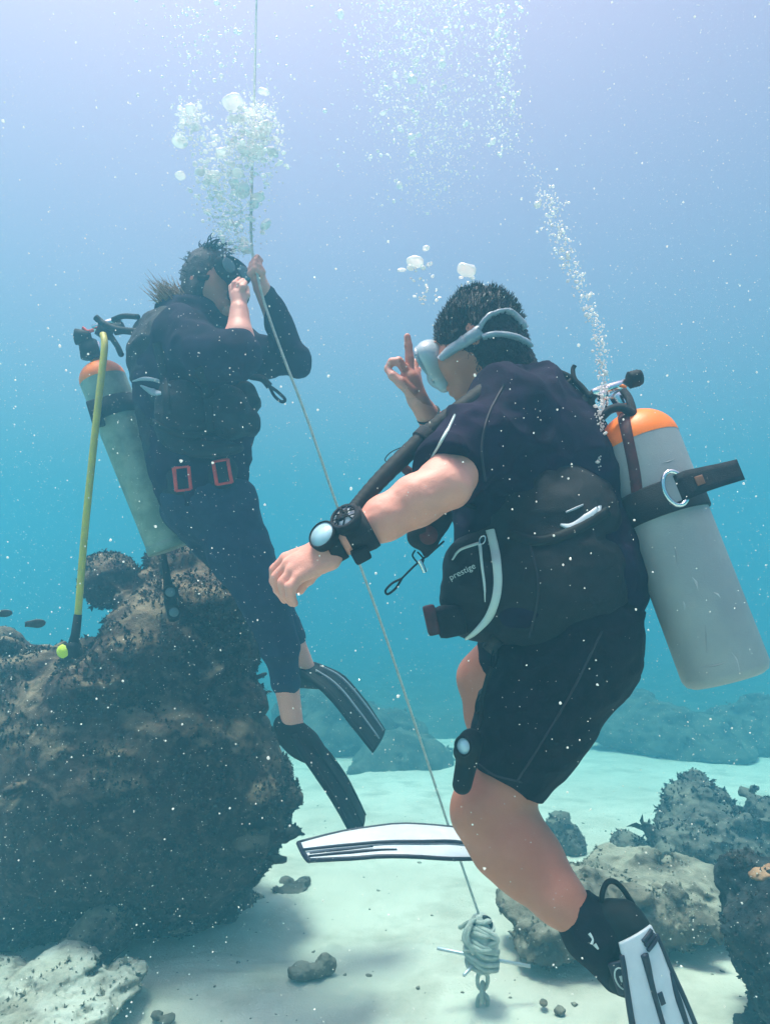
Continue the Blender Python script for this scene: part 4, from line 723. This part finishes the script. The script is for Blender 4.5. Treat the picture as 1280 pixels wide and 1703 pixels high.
for pts, r in (([(160, 528, 2.5), (172, 538, 2.5), (195, 548, 2.48), (225, 552, 2.44), (260, 560, 2.36)], .013), ([(188, 532, 2.54), (205, 526, 2.52), (230, 527, 2.46)], .010), ([(185, 560, 2.52), (195, 575, 2.50), (202, 590, 2.48)], .011), ([(138, 545, 2.52), (146, 551, 2.52), (156, 549, 2.52)], .006)):
    obj('hose', hose(pts, r), M['red'] if r == .006 else M['rubber'], tk2)
obj('tank_boot', lathe(a2-tx2*.004, a2+tx2*.03, [(0, 0), (0, .085), (.004, .089), (.03, .089), (.034, .086)], 48), M['alu_green'], tk2)
yh = obj('spare_regulator', cat([tube([P(130, 1022, 2.42), P(126, 1055, 2.42), P(121, 1082, 2.42)], [.014, .016, .022], 12), rbox(P(120, 1082, 2.42), frame(nrm(A(.2, 0, -1))), (.03, .026, .03), .5)]), M['gear'], label='spare regulator on a long yellow hose dangling over the dark boulder', cat_='regulator', org=P(121, 1095, 2.42))
obj('hose', hose([(172, 556, 2.48), (174, 580, 2.45), (165, 660, 2.43), (152, 780, 2.42), (140, 900, 2.42), (130, 1024, 2.42)], .0125, 0, 12), M['yellow'], yh)
obj('purge_cover', lathe(P(108, 1083, 2.41), P(106, 1083, 2.37), [(0, .02), (.01, .026), (.02, .020), (.024, 0)], 20), M['yellow2'], yh)
gc = obj('gauge_console', cat([tube(spl([P(272, 922, 2.5), P(278, 960, 2.48), P(284, 1000, 2.47), P(290, 1032, 2.47)], 5), [.010, .014, .024, .020], 12)]), M['rubber'], label='black gauge console hanging below the greenish tank over the boulder', cat_='gauge')
for x, y in ((284, 985), (290, 1018)):
    obj('dial', lathe(P(x, y, 2.462), P(x+.5, y, 2.43), [(0, .024), (.012, .022), (.016, .016), (.016, 0)], 24), M['lens'], gc)
    obj('bezel', ring(P(x, y, 2.445), np.array([A(1, 0, 0), A(0, 0, 1)]), .023, .005, 24), M['rubber'], gc)

# ================================================================== ROPE AND WEIGHT
rp = spl([P(*q) for q in [(427, -30, 2.88), (426, 20, 2.82), (423, 150, 2.62), (419, 300, 2.42), (418, 400, 2.30), (427, 452, 2.25), (440, 505, 2.245), (470, 590, 2.235), (512, 700, 2.23), (560, 840, 2.24), (604, 955, 2.26), (645, 1070, 2.28), (700, 1235, 2.31), (745, 1372, 2.33), (775, 1460, 2.335), (799, 1530, 2.34)]], 12)
s_ = np.linspace(0, 1, len(rp)*6); rpd = np.stack([np.interp(s_, np.linspace(0, 1, len(rp)), rp[:, k]) for k in range(3)], 1); ph = np.arange(len(rpd))*1.1
rps = [tube(rpd+.0023*np.stack([np.cos(ph+q), np.sin(ph+q), 0*ph], 1), .0029, 6) for q in (0, 2.09, 4.19)]
obj('rope', cat(rps), M['rope'], label='thin braided rope running from the surface down to the weight', cat_='rope', org=P(799, 1530, 2.34))
wt = thing('rope_weight', 'rope wrapped white weight with a metal rod through it, above the sand', 'weight', P(802, 1662, 2.34)); W0 = P(800, 1580, 2.34); U = R_(1, 2.34)
wbdy = Body(); wbdy.ell(W0+A(0, 0, .0), (27*U, 26*U, 36*U), k=.03); wbdy.cone(W0+A(0, 0, 20*U), W0+A(-4*U, 0, 48*U), 22*U, 15*U, .02)
obj('core', wbdy.mesh(.003, 0, noisefn(.004, 25)), M['oldrope'], wt)
for q in range(11):
    tl_ = rng.normal(size=2)*.28; zz = (-22+q*7)*U; rr_ = 27*U*math.sqrt(max(.25, 1-(zz/(48*U))**2)); an = np.linspace(0, 2*np.pi, 40)
    obj('wrap', tube(W0+np.stack([rr_*np.cos(an), rr_*np.sin(an), zz+rr_*(tl_[0]*np.cos(an)+tl_[1]*np.sin(an))+.002*np.sin(5*an)], 1), .0085, 8, False), M['oldrope'], wt)
for q in range(4):
    pp = [W0+A(rng.normal()*14*U, -22*U, rng.uniform(5, 20)*U), W0+A(rng.normal()*22*U, -24*U, rng.uniform(25, 40)*U), W0+A(rng.normal()*14*U, -12*U, rng.uniform(42, 56)*U), W0+A(rng.normal()*14*U, 14*U, 30*U)]; obj('wrap', tube(spl(pp, 7), .008, 8), M['oldrope'], wt)
obj('rod', tube([P(727, 1577, 2.33), P(800, 1592, 2.34), P(881, 1607, 2.35)], .0062, 10), M['steel'], wt); obj('rod', tube([P(771, 1622, 2.25), P(785, 1607, 2.30), P(812, 1580, 2.42)], .006, 10), M['steel'], wt)
obj('ring', ring(P(802, 1541, 2.33), frame(A(1, .3, 0), (0, 0, 1))[[0, 2]], 14*U, 5*U, 28), M['rubber'], wt)
for q, (y_, e_) in enumerate(((1630, 0), (1650, 1), (1668, 0))): obj('chain_link', ring(P(802, y_, 2.34), (np.array([A(1, .2, 0), A(0, 0, 1)]) if e_ == 0 else np.array([A(.3, 1, 0), A(0, 0, 1)])), 9*U, 3.6*U, 20, 1.7), M['oldrope'], wt)

# ================================================================== FISH
def fish(px, py, d, L, hd_, label):
    B = Body(); c = P(px, py, d); x = nrm(A(hd_, .3, .05)); R = frame(x); B.ell(c, (L*.5, L*.09, L*.22), R, k=.01); B.cone(c-x*L*.42, c-x*L*.55, L*.06, L*.03, .01); h_ = L/26
    B.ell(c-x*L*.68+R[2]*L*.09, (L*.16, L*.03, L*.07), frame(nrm(-x+R[2]*.7)), k=.01); B.ell(c-x*L*.68-R[2]*L*.09, (L*.16, L*.03, L*.07), frame(nrm(-x-R[2]*.7)), k=.01); B.ell(c+R[2]*L*.2, (L*.28, L*.025, L*.10), R, k=.01); B.ell(c-R[2]*L*.2, (L*.2, L*.025, L*.08), R, k=.01)
    o = obj('fish', B.mesh(h_), M['fish'], label=label, cat_='fish'); obj('eye', cat([rbox(c+x*L*.36+s*R[1]*L*.065+R[2]*L*.05, R, (L*.03, L*.012, L*.03), .9) for s in (-1, 1)]), M['strapgrey'], o)
fish(63, 1037, 2.2, .048, 1, 'small dark reef fish swimming just left of the yellow hose end')
fish(9, 1020, 2.25, .04, 1, 'tiny dark fish at the left border, level with the boulder top')

# ================================================================== BUBBLES
def ico(sub):
    import bmesh
    bm = bmesh.new(); bmesh.ops.create_icosphere(bm, subdivisions=sub, radius=1); v = np.array([q.co[:] for q in bm.verts]); f = np.array([[q.index for q in t.verts] for t in bm.faces]); bm.free(); return v, f
i1, i2 = ico(1), ico(3)
shapes = []
for q in range(5):
    v = i2[0].copy(); v = v*(1+.16*fbm(v+q*9, 1.4, 3, q)[:, None]); v[:, 2] *= (.75, .62, .55, .8, .5)[q]; v[:, 2] = np.where(v[:, 2] < 0, v[:, 2]*(.9, .5, .35, .8, .3)[q], v[:, 2]); shapes.append(to_mesh('bubble', (v, [i2[1]]))); shapes[-1].materials.append(M['bubble'])
def big(px, py, d, rx, sh, label, group, flat=1.):
    o = bpy.data.objects.new('bubble', shapes[sh]); S.collection.objects.link(o); o.location = P(px, py, d); r = R_(rx, d); o.scale = (r, r, r*flat); o.rotation_euler = (rng.normal()*.25, rng.normal()*.25, rng.uniform(0, 6)); tag(o, label, 'bubble', group)
def fine(label, pts, r, cat_='bubbles'):
    n = len(pts); V = (pts[:, None, :]+i1[0][None]*r[:, None, None]*rng.uniform(.75, 1.1, (n, 1, 3))).reshape(-1, 3); Fq = (i1[1][None]+(np.arange(n)*12)[:, None, None]).reshape(-1, 3)
    obj('bubble_plume', (V, [Fq]), M['bubble'], label=label, cat_=cat_, kind='stuff')
def blob(n, px, py, sx, sy, d, sd): return np.array([P(px+rng.normal()*sx, py+rng.normal()*sy, d+rng.normal()*sd) for _ in range(n)])
LB, GB = 'silvery bubble rising in the clumped plume above the left diver', 'large bubbles above the left diver'
big(388, 172, 2.3, 17, 1, 'brightest dome shaped bubble at the top of the left plume', GB); big(300, 236, 2.3, 13, 2, 'flat bright bubble at the far left edge of the left plume', GB)
for x0, y0, sx, sy, n in ((315, 195, 14, 14, 16), (405, 185, 16, 12, 16), (425, 215, 20, 22, 30), (440, 255, 22, 14, 22), (345, 235, 16, 16, 12), (360, 275, 24, 16, 22), (350, 300, 12, 8, 8), (385, 315, 22, 18, 20), (372, 350, 16, 8, 14), (395, 370, 18, 14, 12), (405, 410, 14, 12, 8)):
    for _ in range(n): big(x0+rng.normal()*sx, y0+rng.normal()*sy, 2.32+rng.normal()*.06, rng.lognormal(1.3, .6), int(rng.integers(5)), LB, GB, rng.uniform(.7, 1.1))
fine('fine froth of tiny bubbles filling the plume above the left diver', np.vstack([blob(1300, 420, 222, 24, 34, 2.34, .06), blob(380, 318, 205, 16, 22, 2.34, .05), blob(900, 375, 300, 28, 42, 2.34, .05), blob(350, 390, 385, 16, 30, 2.3, .05), blob(420, 345, 60, 50, 50, 2.5, .1)]), rng.lognormal(math.log(.0029), .55, 3350))
LC, GC = 'silvery bubble in the loose cluster above the masked diver', 'bubbles above the right diver'
big(774, 450, 1.62, 16, 2, 'wide flat bubble just above the black hair of the right diver', GC); big(690, 436, 1.66, 14, 1, 'dome shaped bubble left of the wide flat one, over the raised hand', GC)
for x, y, r in ((708, 413, 6), (668, 450, 7), (714, 440, 6), (682, 446, 6), (703, 446, 5), (766, 462, 4), (785, 462, 4), (778, 470, 3)): big(x, y, 1.65, r, int(rng.integers(5)), LC, GC)
for _ in range(30): big(712+rng.normal()*14, 480+rng.normal()*20, 1.66+rng.normal()*.02, rng.uniform(1.2, 3.4), int(rng.integers(5)), LC, GC)
for _ in range(8): big(782+rng.normal()*7, 468+rng.normal()*7, 1.62, rng.uniform(1, 2.4), int(rng.integers(5)), LC, GC)
n = 5200; yy = 400*rng.beta(1.0, 1.7, n)-40; cx = 705+.02*yy+rng.normal(size=n)*np.interp(yy, [-40, 150, 360], [76, 60, 50]); fine('wide hazy curtain of tiny bubbles rising at the top centre', np.array([P(x, y, d) for x, y, d in zip(cx, yy, 2.85+rng.normal(size=n)*.12)]), rng.lognormal(math.log(.0024), .55, n))
LM, GM = 'bright bubble in the wide curtain at the top centre', 'larger bubbles in the central curtain'
for _ in range(70): big(700+rng.normal()*70, rng.uniform(-20, 300), 2.85+rng.normal()*.1, rng.lognormal(.75, .4), int(rng.integers(5)), LM, GM)
n = 420; fine('loose scatter of tiny bubbles between the central curtain and the valve stream', np.array([P(x, y, d) for x, y, d in zip(835+rng.normal(size=n)*14, rng.uniform(-20, 260, n), 2.6+rng.normal(size=n)*.1)]), rng.lognormal(math.log(.0034), .5, n))
pth = spl([(993, 775, 0), (997, 700, 0), (1003, 640, 0), (996, 565, 0), (972, 490, 0), (935, 410, 0), (918, 345, 0), (890, 280, 0), (862, 180, 0), (848, 80, 0)], 12)
n = 1500; tt = rng.random(n)**1.15; q = np.stack([np.interp(tt, np.linspace(0, 1, len(pth)), pth[:, k]) for k in (0, 1)], 1); sd_ = np.interp(tt, [0, .25, .5, .7, .8, 1], [3.5, 6, 9, 13, 10, 16])
dd = np.interp(tt, [0, .2, 1], [1.37, 1.42, 1.6]); keep = (tt < .72) | (rng.random(n) < .25)
pts = np.array([P(a[0]+rng.normal()*s, a[1]+rng.normal()*6, d+rng.normal()*.008) for a, s, d in zip(q, sd_, dd)])[keep]; fine('thin stream of tiny bubbles leaking up from the tank valve of the right diver', pts, rng.lognormal(math.log(.0018), .5, len(pts)))
# drifting particles in the water
n = 150000; pp = np.stack([rng.uniform(-2.6, 2.6, n), rng.uniform(.55, 4.8, n), rng.uniform(.12, 4.6, n)], -1); rr = np.minimum(rng.lognormal(math.log(.00064), .5, n), .0019)
V = (pp[:, None]+i1[0][None]*rr[:, None, None]*rng.uniform(.7, 1.2, (n, 12, 1))).reshape(-1, 3)
obj('marine_snow', (V, [(i1[1][None]+(np.arange(n)*12)[:, None, None]).reshape(-1, 3)]), M['snow'], label='pale drifting specks of marine snow suspended through the water', cat_='particles', kind='stuff', smooth=False)
# shell and coral crumbs lying on the sand
n = 420; px_ = np.stack([rng.uniform(-1.6, 2.2, n), 2.0+3.2*rng.random(n)**1.4], -1); zz = sandz(px_[:, 0], px_[:, 1]); rr = np.minimum(rng.lognormal(math.log(.0042), .6, n), .014)
V = (np.c_[px_, zz][:, None]+i1[0][None]*rr[:, None, None]*rng.uniform(.4, 1.3, (n, 12, 1))*A(1, 1, .6)).reshape(-1, 3)
obj('sand_debris', (V, [(i1[1][None]+(np.arange(n)*12)[:, None, None]).reshape(-1, 3)]), M['rubble'], label='scattered crumbs of shell and coral lying on the pale sand', cat_='debris', kind='stuff')
